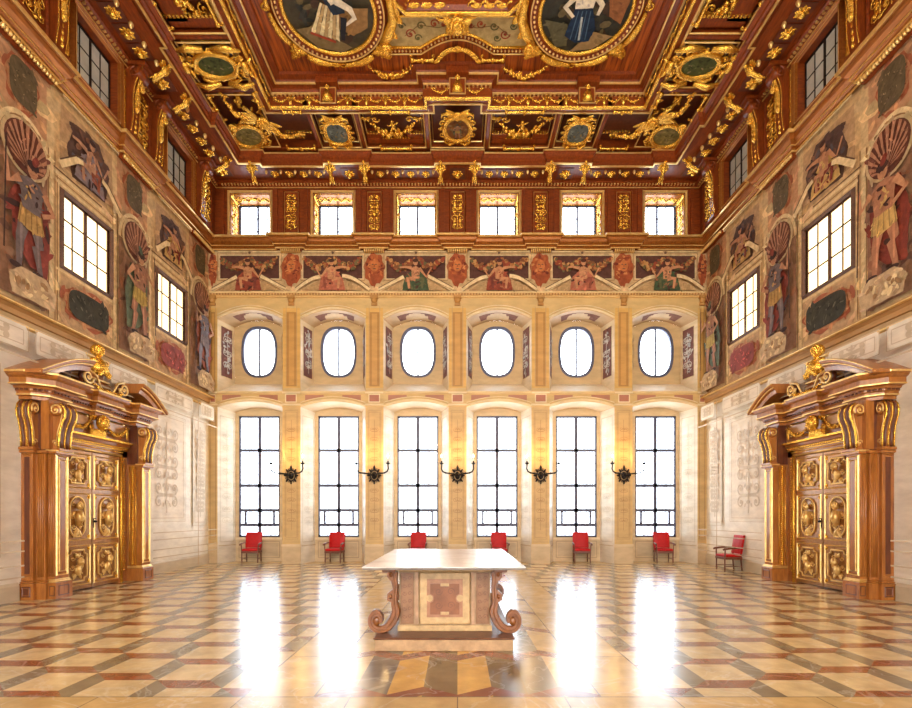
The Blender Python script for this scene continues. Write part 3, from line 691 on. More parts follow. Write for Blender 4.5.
F.col = S(222, 182, 116); mould(F, -W, W, 9.3, 9.36, .05); mould(F, -W, W, 9.36, 9.42, .1); F.col = S(236, 206, 146); mould(F, -W, W, 9.42, 9.47, .14)
F.col = S(180, 132, 76)
for k in range(170): F.box(-8.6+k*.1015, -8.55+k*.1015, 9.36, 9.41, .09, .13)
F.build('arch_mouldings', wall_far)
# painted reveals
for i, cx in enumerate(BAYS):
    for s_ in (-1, 1):
        p0 = Vector((cx+s_*HW, YF, 0)); p1 = Vector((cx+s_*HB, YB, 0)); u = (p1-p0).normalized(); L_ = (p1-p0).length
        w = Vector((-s_, 0, 0)); w = (w-u*w.dot(u)).normalized(); R_ = MB('stone', frm(p0, u, (0, 0, 1), w)); R_.w = .002
        R_.fr2(.12, L_-.1, .75, 5.2, .025, S(198, 180, 150)); scroll_paint(R_, L_/2, 3.0, .5, 4.1, S(210, 194, 166), .02, i, 2); R_.col = S(196, 172, 136); R_.ln([(0, .62), (L_, .62)], .03)
        R_.build('painted_reveal', wall_far, 'pale painted window reveal with faint arabesque')
        p1 = Vector((cx+s_*.9, YB, 0)); u = (p1-p0).normalized(); L_ = (p1-p0).length; w = Vector((-s_, 0, 0)); w = (w-u*w.dot(u)).normalized()
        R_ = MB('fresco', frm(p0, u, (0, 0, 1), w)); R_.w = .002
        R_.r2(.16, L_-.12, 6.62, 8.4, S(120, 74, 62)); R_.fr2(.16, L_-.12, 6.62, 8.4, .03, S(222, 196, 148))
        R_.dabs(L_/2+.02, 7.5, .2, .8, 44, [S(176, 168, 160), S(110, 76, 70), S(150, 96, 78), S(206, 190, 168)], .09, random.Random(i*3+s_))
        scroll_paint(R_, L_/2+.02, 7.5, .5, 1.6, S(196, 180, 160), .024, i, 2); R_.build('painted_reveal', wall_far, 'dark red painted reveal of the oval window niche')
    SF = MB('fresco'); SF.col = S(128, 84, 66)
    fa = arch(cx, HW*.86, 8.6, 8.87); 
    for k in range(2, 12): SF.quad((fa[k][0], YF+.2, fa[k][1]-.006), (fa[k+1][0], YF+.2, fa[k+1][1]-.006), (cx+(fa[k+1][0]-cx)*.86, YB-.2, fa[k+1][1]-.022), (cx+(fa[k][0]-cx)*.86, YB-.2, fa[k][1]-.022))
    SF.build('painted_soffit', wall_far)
    BP_ = MB('stone', frm((cx, YB, 0), (1, 0, 0), (0, 0, 1), (0, -1, 0))); BP_.w = .002
    BP_.fr2(-.74, .74, .14, .74, .03, S(176, 150, 116)); BP_.r2(-.68, .68, .2, .68, S(192, 168, 134)); BP_.col = S(224, 202, 164); BP_.box(-.86, .86, .8, .875, 0, .07)
    BP_.build('apron_panel', wall_far, 'plain stone panel with a ledge under the tall window')
# frieze frescoes
for i, cx in enumerate(BAYS):
    F = MB('fresco', FM); F.w = .003; F.tex = 14; F.jit = .01; rg = random.Random(40+i)
    F.r2(cx-BP/2, cx+BP/2, 9.48, 10.95, S(204, 170, 120))
    F.r2(cx-1.05, cx+1.05, 9.95, 10.78, S(92, 56, 44)); F.fr2(cx-1.05, cx+1.05, 9.95, 10.78, .04, S(218, 190, 142)); F.fr2(cx-1.12, cx+1.12, 9.9, 10.86, .02, FDK)
    F.ln([(cx-1.1, 10.9), (cx+1.1, 10.9)], .04, FLITE); F.e2(cx, 10.86, .09, .09, S(196, 160, 112)); F.e2(cx, 10.86, .045, .045, FVD)
    for s_ in (-1, 1):
        for k in range(13):
            t = k/12; x = cx+s_*(.1+.85*t); z = 10.6-.28*sin(pi*t); r_ = .06+.08*sin(pi*t)
            F.dabs(x, z, r_, r_, 5, [S(170, 110, 62), S(134, 84, 50), S(196, 144, 84), S(110, 96, 60), S(150, 70, 46)], .07, rg, .8)
        if i % 2 == 0: F.ln([(cx+s_*1.3, 9.52), (cx+s_*.42, 10.0)], .13, FLITE); F.ln([(cx+s_*1.3, 9.6), (cx+s_*.42, 10.08)], .025, FVD); F.ln([(cx+s_*1.3, 9.5), (cx+s_*.42, 9.92)], .02, FDK)
        else:
            p = [(cx+s_*(1.3-.95*t), 9.52+.48*sin(t*pi/2)) for t in [k/8 for k in range(9)]]
            F.ln(p, .13, FLITE); F.ln([(a, b+.08) for a, b in p], .025, FVD); F.ln([(a, b-.07) for a, b in p], .02, FDK)
        F.p2([(cx+s_*.42, 9.5), (cx+s_*.42, 9.9), (cx+s_*1.05, 9.54), (cx+s_*1.05, 9.5)], S(188, 152, 104))
    pal = [(S(196, 136, 92), S(150, 70, 48), S(120, 60, 46), S(180, 116, 78), S(84, 50, 38)), (S(202, 142, 98), S(190, 110, 80), S(150, 80, 60), S(180, 120, 90), S(84, 50, 38)), (S(198, 138, 96), S(70, 84, 56), S(96, 96, 62), S(150, 100, 70), S(78, 50, 38))][i % 3]
    F.p2([(cx-.42, 9.5), (cx-.36, 9.92), (cx+.36, 9.92), (cx+.42, 9.5)], S(128, 78, 54)); sit_fig(F, cx, 9.5, 1.1, pal, i, 1 if i % 2 else -1)
    F.build('painted_frieze_panel', wall_far, 'fresco of a seated figure between fruit garlands and a painted pediment')
for i in range(7):
    xc = (-3+i)*BP; xc = max(-8.56, min(8.56, xc)); F = MB('fresco', FM); F.w = .012; hw = .36 if 0 < i < 6 else .15; rg = random.Random(i)
    wavy(F, xc, 10.3, hw, .56, S(166, 84, 46), 9, .1); F.dabs(xc, 10.35, hw*.8, .42, 40, [S(190, 104, 54), S(140, 64, 38), S(206, 134, 76), S(120, 52, 34)], .09, rg)
    F.e2(xc, 10.4, hw*.42, .2, S(198, 116, 62)); F.e2(xc-hw*.16, 10.45, .035, .02, FVD); F.e2(xc+hw*.16, 10.45, .035, .02, FVD); F.e2(xc, 10.3, .06, .02, FVD); F.ln([(xc, 10.45), (xc, 10.36)], .025, S(140, 70, 40))
    F.p2([(xc-hw*.5, 10.1), (xc, 9.62), (xc+hw*.5, 10.1)], S(158, 78, 44)); F.build('painted_mask', wall_far, 'orange-red painted lion-like mask on the frieze')

# ---------------- windows
WN = [0]
def win(label, panes_mat, frame_mat, Mx, kind, hw, h0, h1, th=.07):
    WN[0] += 1; e = empty('window_%d' % WN[0], label, 'window', kind='structure'); e.matrix_world = Matrix.Translation(Mx.translation); L_ = Mx.copy(); L_.translation = (0, 0, 0)
    f = MB(frame_mat, L_); p = MB(panes_mat, L_)
    def bar_(x0, x1, y0, y1, d=.05): f.box(x0, x1, y0, y1, -d/2, d/2)
    if kind == 'tall':
        for x in (-hw, hw): bar_(x-.06, x+.06, h0, h1)
        for z in (h0+.03, h1-.03): bar_(-hw, hw, z-.05, z+.05)
        bar_(-.058, .058, h0, h1, .07)
        for z, t in ((4.07, .055), (2.78, .06), (1.87, .06), (1.34, .06)): bar_(-hw, hw, z-t, z+t, .07)
        for x in (-.52, .52): bar_(x-.04, x+.04, 1.34, 1.87)
        for x in (-.4, .4): bar_(x-.009, x+.009, h0, 3.6, .01)
        for z in (1.1, 2.3, 3.2, 3.6): bar_(-hw, hw, z-.004, z+.004, .01)
        p.quad((-hw, h0, 0), (hw, h0, 0), (hw, h1, 0), (-hw, h1, 0))
    elif kind == 'oval':
        def oo(a, b, n=48):
            e_ = 2/2.6; return [(a*(abs(cos(t))**e_)*(1 if cos(t) > 0 else -1), b*(abs(sin(t))**e_)*(1 if sin(t) > 0 else -1)) for t in [2*pi*i/n for i in range(n)]]
        A, B_ = oo(.67, .95), oo(.57, .85); n = 48
        vs = [(x, z, .05) for x, z in A]+[(x, z, .05) for x, z in B_]+[(x, z, -.06) for x, z in A]+[(x, z, -.06) for x, z in B_]
        f.add(vs, [(i, (i+1) % n, n+(i+1) % n, n+i) for i in range(n)]+[(2*n+i, 2*n+(i+1) % n, 3*n+(i+1) % n, 3*n+i) for i in range(n)]+[(n+i, n+(i+1) % n, 3*n+(i+1) % n, 3*n+i) for i in range(n)])
        bar_(-.03, .03, -.88, .88, .06)
        for z in (-.4, 0, .4): bar_(-.6, .6, z-.004, z+.004, .01)
        p.poly([(x, z, 0) for x, z in oo(.6, .88)])
    else:
        nx, nz = kind; t = th/2
        for x in (-hw, hw): bar_(x-th*.7, x+th*.7, h0, h1)
        for z in (h0, h1): bar_(-hw, hw, z-th*.7, z+th*.7)
        for k in range(1, nx): x = -hw+2*hw*k/nx; w_ = t if k*2 == nx else t*.36; bar_(x-w_, x+w_, h0, h1, .05 if k*2 == nx else .03)
        for k in range(1, nz): z = h0+(h1-h0)*k/nz; bar_(-hw, hw, z-t*.36, z+t*.36, .03)
        p.quad((-hw, h0, 0), (hw, h0, 0), (hw, h1, 0), (-hw, h1, 0))
    f.build('window_frame', e); p.build('window_panes', e); return e
def portal_light(loc, sx, sy, rot, power=None, col=(1, 1, 1), nm='daylight'):
    l = bpy.data.lights.new(nm, 'AREA'); l.shape = 'RECTANGLE'; l.size = sx; l.size_y = sy
    o = bpy.data.objects.new(nm, l); COL.objects.link(o); o.location = loc; o.rotation_euler = rot
    if power is None: l.cycles.is_portal = True
    else: l.energy = power; l.color = col
    return o
for i, cx in enumerate(BAYS):
    n = ORD[i]
    win('tall mullioned window, %s from left in far wall, above the floor' % n, 'glass', 'frame', frm((cx, YB+.06, 0), (1, 0, 0), (0, 0, 1), (0, -1, 0)), 'tall', .75, .886, 5.34)
    win('dark-rimmed oval window, %s from left in far wall' % n, 'glass', 'frame', frm((cx, YB+.05, OVZ), (1, 0, 0), (0, 0, 1), (0, -1, 0)), 'oval', 0, 0, 0)
    win('small square window under the ceiling, %s from left in far wall' % n, 'glass', 'frame', frm((cx, 18.22, 0), (1, 0, 0), (0, 0, 1), (0, -1, 0)), (4, 3), .66, 11.55, 12.95)
    portal_light((cx, YB+.25, 3.1), 1.6, 4.6, (-pi/2, 0, 0)); portal_light((cx, YB+.25, OVZ), 1.4, 2.0, (-pi/2, 0, 0)); portal_light((cx, YB+.25, 12.25), 1.4, 1.5, (-pi/2, 0, 0))
for sd in (-1, 1):
    for k, c in enumerate(WC):
        pos = ['nearest', 'second', 'farthest'][k]
        win('glowing warm window among the %s wall frescoes, %s along the wall' % (SN[sd], pos), 'warmpane', 'brownframe', frm((sd*(W+.07), c, 0), (0, 1, 0), (0, 0, 1), (-sd, 0, 0)), (4, 3), .79, 7.18, 8.86, .09)
        win('grey leaded window in the wooden upper %s wall, %s along the wall' % (SN[sd], pos), 'greypane', 'iron', frm((sd*(W-.05), c, 0), (0, 1, 0), (0, 0, 1), (-sd, 0, 0)), (4, 3), .66, 11.57, 12.93, .05)
# ================================================================== WOODEN UPPER ZONE AND CEILING
def brk(cs, h, d, a, b):            # breakfront run from a to b: list of (s, offset)
    out = [(a, 0)]
    for c in cs:
        if c-h > a and c+h < b: out += [(c-h, 0), (c-h, d), (c+h, d), (c+h, 0)]
    return out+[(b, 0)]
PIER = [(-2+k)*BP for k in range(5)]
CP = [(0, 10.94), (.05, 10.95), (.05, 11.02), (.11, 11.05), (.11, 11.1), (.19, 11.16), (.22, 11.22), (.22, 11.27), (.27, 11.29), (.27, 11.33), (0, 11.36)]
GP1 = [(.105, 11.045), (.13, 11.04), (.13, 11.065), (.105, 11.07)]; GP2 = [(.255, 11.27), (.295, 11.275), (.295, 11.335), (.25, 11.34)]; GP3 = [(.04, 10.93), (.065, 10.93), (.065, 10.965), (.04, 10.97)]
XW = 8.66
def cornice_run(path, name, label):
    mb = MB('giltwood'); mb.sweep(path, CP); mb.mt('palegold')
    for g in (GP1, GP2, GP3): mb.sweep(path, g)
    mb.mt('gold')
    for a, b in zip(path, path[1:]):          # bead rows under the breakfronts
        pass
    return tag(mb.build(name), label, 'cornice', kind='structure')
lp = [(-XW+o, y) for y, o in brk(NC, .66, .12, YR, YF-.05)]
rp = [(XW-o, y) for y, o in brk(NC, .66, .12, YR, YF-.05)][::-1]
fp = [(x, YF-.03-o) for x, o in brk(PIER, .44, .12, -XW+.0, XW)]
cl_ = cornice_run(lp, 'trim_3', 'left side wooden cornice with gold edges and breakfronts')
cr_ = cornice_run(rp, 'trim_4', 'right side wooden cornice with gold edges and breakfronts')
cf_ = cornice_run(fp, 'trim_5', 'far wooden cornice under the small square windows, breaking forward over piers')
for par, sd in ((cl_, -1), (cr_, 1)):
    for c in NC[1:]:
        mb = MB('palegold')
        for k in range(17): mb.ell((sd*(XW-.14), c-.62+k*.0775, 10.88), (.05, .034, .06), 0, 7, 5)
        mb.mt('woodx'); mb.box(sd*(XW-.1), sd*XW, c-.64, c+.64, 10.84, 10.95); mb.build('bead_row', par, 'row of pale gilded beads')
for x in PIER:
    mb = MB('palegold')
    for k in range(11): mb.box(x-.34+k*.064, x-.305+k*.064, YF-.16, YF-.04, 10.84, 10.95)
    mb.mt('woodx'); mb.box(x-.38, x+.38, YF-.12, YF, 10.9, 10.97); mb.build('bead_row', cf_, 'gilded dentil fringe')
# walls of the clerestory
def wood_panel(mb, u0, u1, v0, v1): mb.frame(u0, u1, v0, v1, .05, .03)
fwd = MB('wood', frm((0, YF-.02, 0), (1, 0, 0), (0, 0, 1), (0, -1, 0)))
holes = [(cx-.7, cx+.7, 11.5, 12.97) for cx in BAYS]
grid(fwd, -W, W, 10.96, 14.5, holes, .74)
for cx in BAYS:
    for s_ in (-1, 1):
        fwd.w = 0; fwd.box(cx+s_*.93-.06, cx+s_*.93+.06, 11.34, 13.14, 0, .06)
for x in PIER: fwd.w = 0; fwd.frame(x-.3, x+.3, 11.5, 13.05, .05, .035); fwd.box(x-.23, x+.23, 11.57, 12.98, 0, .006); fwd.mt('palegold'); fwd.w = .0; fwd.frame(x-.245, x+.245, 11.555, 12.995, .014, .03); fwd.mt('wood')
wfar = tag(fwd.build('trim_6'), 'far red-brown wooden wall panelling around the small square windows', 'panelling', kind='structure')
for cx in BAYS:
    g = MB('palegold', frm((cx, YF-.02, 0), (1, 0, 0), (0, 0, 1), (0, -1, 0))); g.frame(-.79, .79, 11.42, 13.06, .09, .06)
    g.build('gilded_window_surround', wfar, 'pale gilded moulded surround')
    o = MB('giltwood'); rg = random.Random(5)
    o.box(cx-.68, cx+.68, YF+.0, YF+.7, 12.955, 12.968)
    for s_ in (-1, 1): o.box(min(cx+s_*.698, cx+s_*.685), max(cx+s_*.698, cx+s_*.685), YF, YF+.7, 11.52, 12.95)
    o.mt('gold')
    o.M = frm((cx, YF+.34, 12.965), (1, 0, 0), (0, 1, 0), (0, 0, -1))
    for s_ in (-1, 1):
        o.frame(-.68, .68, -.32, .34, .05, .03)
        for k in range(2):
            o.tube([(s_*(.05+.3*k), -.1, .02), (s_*(.2+.3*k), .12, .03), (s_*(.35+.3*k), -.08, .02)], .02, 6)
            volute(o, s_*(.2+.28*k), 0, .13, 0, s_, 1.4, .018); rosette(o, s_*(.36+.2*k), .05, .06)
    rosette(o, 0, 0, .1)
    for s_ in (-1, 1):
        o.M = frm((cx+s_*.695, YF+.34, 12.23), (0, 1, 0), (0, 0, 1), (-s_, 0, 0)); o.frame(-.32, .32, -.7, .7, .05, .03); grotesque(o, .44, 1.3, 1, 0, .026)
    o.build('gilded_reveal_ornament', wfar, 'gilded scrollwork on the window reveal')
for k, x in enumerate(PIER):
    g = MB('gold', frm((0, 0, 0), (1, 0, 0), (0, 0, 1), (0, -1, 0))); grotesque(g, .44, 1.32, k % 2, 0, .026)
    o = g.build('relief_panel'); o.location = (x, YF-.03, 12.27)
    tag(o, 'gilded vertical relief %s, %s from left between the small square windows' % ('with a lyre-like scroll' if k % 2 == 0 else 'with an urn', ORD[k]), 'relief', 'gilded reliefs between the small square windows')
OFF = .25
sw_ = {}
for sd in (-1, 1):
    mb = MB('wood', side_m(sd, OFF)); grid(mb, YR, YF, 11.2, 14.5, [(c-.66, c+.66, 11.55, 12.95) for c in WC], .22)
    mb.quad((YR, 11.2, 0), (YF, 11.2, 0), (YF, 11.2, -OFF-.05), (YR, 11.2, -OFF-.05))
    mb.w = 0
    mb.mt('giltwood')
    for c in WC: mb.frame(c-.86, c+.86, 11.4, 13.12, .1, .07); mb.frame(c-.76, c+.76, 11.48, 13.04, .09, .05)
    mb.mt('wood')
    for c in NC: mb.frame(c-.36, c+.36, 11.42, 13.1, .06, .04)
    sw_[sd] = tag(mb.build('trim_%d' % (7 if sd < 0 else 8)), SN[sd]+' upper wall of red-brown wooden panelling around the grey windows', 'panelling', kind='structure')
    for c in WC:
        g = MB('palegold', side_m(sd, OFF)); g.frame(c-.74, c+.74, 11.47, 13.03, .035, .05)
        g.mt('gold')
        for s_ in (-1, 1):
            for k in range(9): acanthus(g, c+s_*.93, 11.5+k*.17, .19, .12, pi/2, .02)
        g.build('gilded_window_surround', sw_[sd], 'gilded leafy strip and edge round the window')
# wooden scroll consoles on the side walls
def console(h=1.7, w=.3, d=.42):
    # local: x along the wall, y up, z out
    e = MB('wood'); n = 16; f_ = []
    for i in range(n+1):
        t = i/n; y = -h/2+h*t; z = .12+d*(t**2.2)*.75+.05*sin(t*2*pi); f_.append((y, z))
    vs = []
    for (y, z) in f_: vs += [(-w/2, y, 0), (-w/2, y, z), (w/2, y, z), (w/2, y, 0)]
    fs = [(4*i+k, 4*i+k+1, 4*i+5+k, 4*i+4+k) for i in range(n) for k in range(3)]+[(0, 1, 2, 3), (4*n+3, 4*n+2, 4*n+1, 4*n)]
    e.add(vs, fs)
    for s_ in (-1, 1):
        e.M = frm((s_*w/2, h/2-.16, d*.62), (0, 0, 1), (0, 1, 0), (s_, 0, 0)); volute(e, 0, 0, .14, pi/2, 1, 1.4, .03)
    e.M = Matrix.Identity(4); e.tube([(-w/2-.02, h/2-.14, d*.72), (w/2+.02, h/2-.14, d*.72)], .13, 12)
    e.bbox(-w/2-.05, w/2+.05, -h/2-.1, -h/2, 0, .2); e.bbox(-w/2-.06, w/2+.06, h/2, h/2+.09, 0, d+.12)
    g = MB('gold')
    for i in range(7):
        t = .42+.08*i; y = -h/2+h*t; z = .13+d*(t**2.2)*.75+.05*sin(t*2*pi)
        g.M = frm((0, y, z), (1, 0, 0), (0, .92, .38), (0, -.38, .92)); acanthus(g, 0, .1, .22, .16, -pi/2, .03)
    g.M = frm((0, h*.22, d*.42+.1), (1, 0, 0), (0, .9, .4), (0, -.4, .9)); head(g, 0, 0, .075)
    g.M = Matrix.Identity(4)
    for i in range(5): g.ell((0, -h*.1-i*.14, .15-.0*i), (.06-.007*i, .075, .05), 0, 8, 5)
    for s_ in (-1, 1): g.tube([(s_*w*.42, a, b+.005) for a, b in f_], .012, 5)
    return e, g
ce = empty('scroll_console'); a_, b_ = console(); a_.build('console_body', ce); b_.build('gilded_leaf', ce, 'gilded acanthus with a small face')
KS = []; KT = []
for sd in (-1, 1):
    i = 0
    for c in NC[1:]:
        for s_ in (-1, 1):
            if c+s_*.52 > 17.3: continue
            KS.append((sd, c+s_*.52, i)); i += 1
n_cons = {-1: 0, 1: 0}
for k, (sd, y, i) in enumerate(KS):
    o = ce if k == 0 else copy_tree(ce)
    place(o, side_m(sd, OFF) @ Matrix.Translation((y, 12.3, 0)))
    tag(o, 'wooden scroll console with gilded leaf, %s upper wall, %s from the camera' % (SN[sd], ORD[i]), 'console', 'scroll consoles on the upper side walls')
rp0 = None
for sd in (-1, 1):
    for i, c in enumerate(NC[1:]):
        g = MB('gold'); grotesque(g, .5, 1.4, i % 2, 0, .028); o = g.build('relief_panel'); place(o, side_m(sd, OFF+.01) @ Matrix.Translation((c, 12.27, 0)))
        tag(o, 'gilded candelabrum relief between two scroll consoles, %s upper wall, %s along from the camera' % (SN[sd], ORD[i]), 'relief', 'gilded reliefs of the upper side walls')
# ---- main ceiling cornice
ZS = 13.32
XC, YC = 7.36, 16.62
cut = [-7.36, -6.5, -4.42, -2.95, -.75, .75, 2.95, 4.42, 6.5, 7.36]
path = [(-XC, YR), (-XC, 10.4), (-XC+.14, 10.4), (-XC+.14, 12.4-.0), (-XC, 12.4), (-XC, 14.9), (-XC+.14, 14.9), (-XC+.14, YC-.14), (-6.5, YC-.14), (-6.5, YC), (-4.42, YC), (-4.42, YC-.14), (-2.95, YC-.14), (-2.95, YC), (-.75, YC), (-.75, YC-.14)]
path = path+[(-x, y) for x, y in path[::-1]]
mb = MB('woodx')
# soffit between wall and cornice
mb.quad((-W, YC, ZS), (W, YC, ZS), (W, YF, ZS), (-W, YF, ZS))
for sd in (-1, 1): mb.quad((sd*W, YR, ZS), (sd*XC, YR, ZS), (sd*XC, YC, ZS), (sd*W, YC, ZS))
mb.sweep(path, [(-.1, ZS-.02), (.0, ZS-.02), (.0, ZS+.1), (.05, ZS+.13), (.05, ZS+.2), (.12, ZS+.27), (.12, ZS+.33), (-.25, ZS+.36), (-.25, 14.0)])
mb.mt('palegold'); mb.sweep(path, [(-.03, ZS-.05), (.02, ZS-.05), (.02, ZS-.015), (-.03, ZS-.015)]); mb.sweep(path, [(.11, ZS+.3), (.14, ZS+.3), (.14, ZS+.345), (.1, ZS+.345)])
# bed moulding with dentils next to the walls
wp = [(-W+OFF, YR), (-W+OFF, YF-.02), (W-OFF, YF-.02), (W-OFF, YR)]
mb.mt('woodx'); mb.sweep(wp, [(0, 13.08), (.06, 13.1), (.06, 13.18), (.16, 13.24), (.16, 13.32), (0, 13.32)])
mb.mt('palegold'); mb.sweep(wp, [(.05, 13.09), (.075, 13.09), (.075, 13.115), (.05, 13.12)])
for k in range(150):
    x = -8.2+k*.11; mb.box(x, x+.05, YF-.15, YF-.05, 13.17, 13.22)
for sd in (-1, 1):
    for k in range(86):
        y = 8+k*.11; mb.box(sd*(W-OFF-.12), sd*(W-OFF-.05), y, y+.05, 13.17, 13.22)
for (a, b_, n_) in ((-6.45, -4.5, 4), (-2.88, -.82, 4), (.82, 2.88, 4), (4.5, 6.45, 4)):
    for k in range(n_+1): x = a+(b_-a)*k/n_; mb.lathe([(.0, -.14), (.03, -.11), (.05, -.05), (.03, 0)], (x, 16.86, ZS), 8)
for sd in (-1, 1):
    for c in WC:
        for k in range(5): mb.lathe([(.0, -.16), (.035, -.12), (.06, -.05), (.035, 0)], (sd*7.7, c-1.0+k*.5, ZS), 8)
ceil_c = tag(mb.build('trim_9'), 'great wooden ceiling cornice with gold beads running round the hall', 'cornice', kind='structure')
# rosettes in the soffit
ro = MB('gold', Matrix(((1, 0, 0, 0), (0, 1, 0, 0), (0, 0, -1, 0), (0, 0, 0, 1)))); rosette(ro, 0, 0, .15); ro.M = Matrix.Diagonal((1, 1, -1, 1)); ro.ell((0, 0, .06), (.07, .07, .07), 0, 9, 6)
ro.mt('darkwood'); ro.box(-.2, .2, -.2, .2, -.0, .01); r0 = ro.build('rosette'); first = True
def add_ros(x, y, z, lab, sc=1.0, grp='rosettes of the ceiling cornice'):
    global first
    o = r0 if first else r0.copy()
    if not first: COL.objects.link(o)
    first = False; o.location = (x, y, z); o.scale = (sc, sc, sc); tag(o, lab, 'rosette', grp)
span = [(-6.45, -4.5, 4), (-2.88, -.82, 4), (.82, 2.88, 4), (4.5, 6.45, 4)]
sl = ['far left', 'left of centre', 'right of centre', 'far right']
for si, (a, b, n) in enumerate(span):
    for k in range(n): add_ros(a+(b-a)*(k+.5)/n, 17.0, ZS-.01, 'gilded rosette over the small far windows, %s in the run %s' % (ORD[k], sl[si]))
for x, l in ((-3.66, 'left'), (0, 'middle'), (3.66, 'right')): add_ros(x, 17.0, ZS-.01, 'gilded rosette between two gilded winged figures, %s pair on the far wall' % l, 1.3)
for sd in (-1, 1):
    for ci, c in enumerate(WC[1:]):
        for k in range(4): add_ros(sd*7.95, c-.75+k*.5, ZS-.01, 'gilded rosette over the %s grey window on the %s, %s of four' % (['nearer', 'farther'][ci], SN[sd], ORD[k]), 1.15)
    for i, c in enumerate(NC[1:]): add_ros(sd*7.95, c, ZS-.01, 'large gilded rosette between winged figures on the %s cornice, %s from the camera' % (SN[sd], ORD[i]), 1.4)
# winged figure brackets hanging at the cornice
def herm():
    g = MB('gold')
    g.tube([(0, .3, .08), (0, .05, .16), (0, -.2, .13), (0, -.42, .07), (0, -.55, .04)], [.1, .11, .09, .06, .025], 10)
    head(g, 0, .4, .095, .06)
    for s_ in (-1, 1):
        g.tube([(s_*.08, .22, .13), (s_*.17, .08, .17), (s_*.1, -.04, .2)], [.045, .038, .03], 7)
        for i in range(4): leaf(g, s_*.07, .24-.05*i, .26, .1, (pi/2-s_*(.9+.25*i)), .03, .03)
        g.tube([(s_*.05, -.2, .1), (s_*.1, -.42, .09), (s_*.12, -.6, .05)], [.05, .035, .02], 6)
    acanthus(g, 0, -.15, .42, .28, -pi/2, .05, .08); return g
h0 = herm().build('winged_figure'); hf = True
def add_herm(Mx, lab):
    global hf
    o = h0 if hf else h0.copy()
    if not hf: COL.objects.link(o)
    hf = False; place(o, Mx); tag(o, lab, 'figure', 'gilded winged figures of the ceiling cornice')
hx = [-6.85, -4.24, -3.1, -.57, .57, 3.1, 4.24, 6.85]
tilt = Vector((0, -.75, -.66))
for i, x in enumerate(hx):
    v = Vector((0, -.72, .69)); add_herm(frm((x, 16.72, 13.2), (1, 0, 0), v, (0, -.69, -.72), .62), 'gilded winged figure bracket above the small far windows, %s from left' % ORD[i])
for sd in (-1, 1):
    i = 0
    for c in NC[1:]:
        for s_ in (-1, 1):
            y = c+s_*.5
            if y > 17: continue
            add_herm(frm((sd*7.66, y, 13.2), (0, sd, 0), (-sd*.72, 0, .69), (-sd*.69, 0, -.72), .62), 'gilded winged figure bracket on the %s cornice, %s from the camera' % (SN[sd], ORD[i])); i += 1

# ---- coffered outer band and inner field
ZB = 13.74; ZD = 14.02; XI, YI = 5.52, 14.74; ZF = 14.42
ipath = [(-XI, YR), (-XI, YI), (-.92, YI), (-.92, YI-.32), (.92, YI-.32), (.92, YI), (XI, YI), (XI, YR)]
cb = MB('darkwood')
cb.quad((-W, YR, ZD), (-XI+.05, YR, ZD), (-XI+.05, YI+.3, ZD), (-W, YI+.3, ZD)); cb.quad((W, YR, ZD), (XI-.05, YR, ZD), (XI-.05, YI+.3, ZD), (W, YI+.3, ZD)); cb.quad((-W, YI+.28, ZD), (W, YI+.28, ZD), (W, YF, ZD), (-W, YF, ZD))
cb.quad((-XI, YI-.35, ZD+.001), (XI, YI-.35, ZD+.001), (XI, YI+.3, ZD+.001), (-XI, YI+.3, ZD+.001)) if False else None
cb.mt('planks'); cb.quad((-XI-.2, YR, ZF), (XI+.2, YR, ZF), (XI+.2, YI+.2, ZF), (-XI-.2, YI+.2, ZF))
cb.quad((-W-.3, YR-.3, 14.5), (W+.3, YR-.3, 14.5), (W+.3, YB+.5, 14.5), (-W-.3, YB+.5, 14.5))
ceiling = tag(cb.build('ceiling'), 'carved red-brown wooden ceiling with planked field and dark coffers', 'ceiling', kind='structure')
# inner ring: frieze and steps
ir = MB('woodx')
ir.sweep(ipath, [(-.22, ZD), (-.22, ZB), (.0, ZB-.03), (.0, ZB+.34), (.05, ZB+.36), (.1, ZB+.42), (.1, ZB+.47), (.22, ZB+.5), (.25, ZB+.58), (.4, ZB+.6), (.42, ZF)])
ir.mt('gold'); ir.sweep(ipath, [(-.03, ZB-.07), (.04, ZB-.07), (.05, ZB-.02), (-.02, ZB-.0)])
ir.mt('palegold'); ir.sweep(ipath, [(.03, ZB+.325), (.065, ZB+.33), (.07, ZB+.365), (.04, ZB+.37)]); ir.sweep(ipath, [(.215, ZB+.47), (.25, ZB+.475), (.255, ZB+.51), (.22, ZB+.515)]); ir.sweep(ipath, [(-.24, ZB-.03), (-.19, ZB-.03), (-.19, ZB), (-.24, ZB+.0)])
for k in range(92):
    x = -5.45+k*.12
    y = YI-.02 if abs(x) > .92 else YI-.34
    ir.box(x, x+.05, y-.05, y+.02, ZB+.28, ZB+.32)
ring = tag(ir.build('trim_10'), 'stepped wooden frame with gold mouldings round the raised ceiling field', 'moulding', kind='structure')
fs_ = MB('gold'); garland(fs_, (-.18, .08), (.18, .08), .1, .045, 3); bow(fs_, -.2, .1, .06); bow(fs_, .2, .1, .06); f0 = None
vv = MB('gold'); vv.M = frm((0, 0, 0), (1, 0, 0), (0, 1, 0), (0, 0, 1)); vv.lathe([(0, -.15), (.04, -.12), (.065, -.02), (.03, .05), (.06, .12), (0, .15)], seg=8); v0 = None
def frz(Mx, kind, par):
    global f0, v0
    if kind == 's':
        o = fs_.build('frieze_swag', par) if f0 is None else f0.copy()
        if f0 is not None: COL.objects.link(o)
        else: f0 = o
    else:
        o = vv.build('frieze_vase', par) if v0 is None else v0.copy()
        if v0 is not None: COL.objects.link(o)
        else: v0 = o
    o.parent = par; o.matrix_basis = Mx
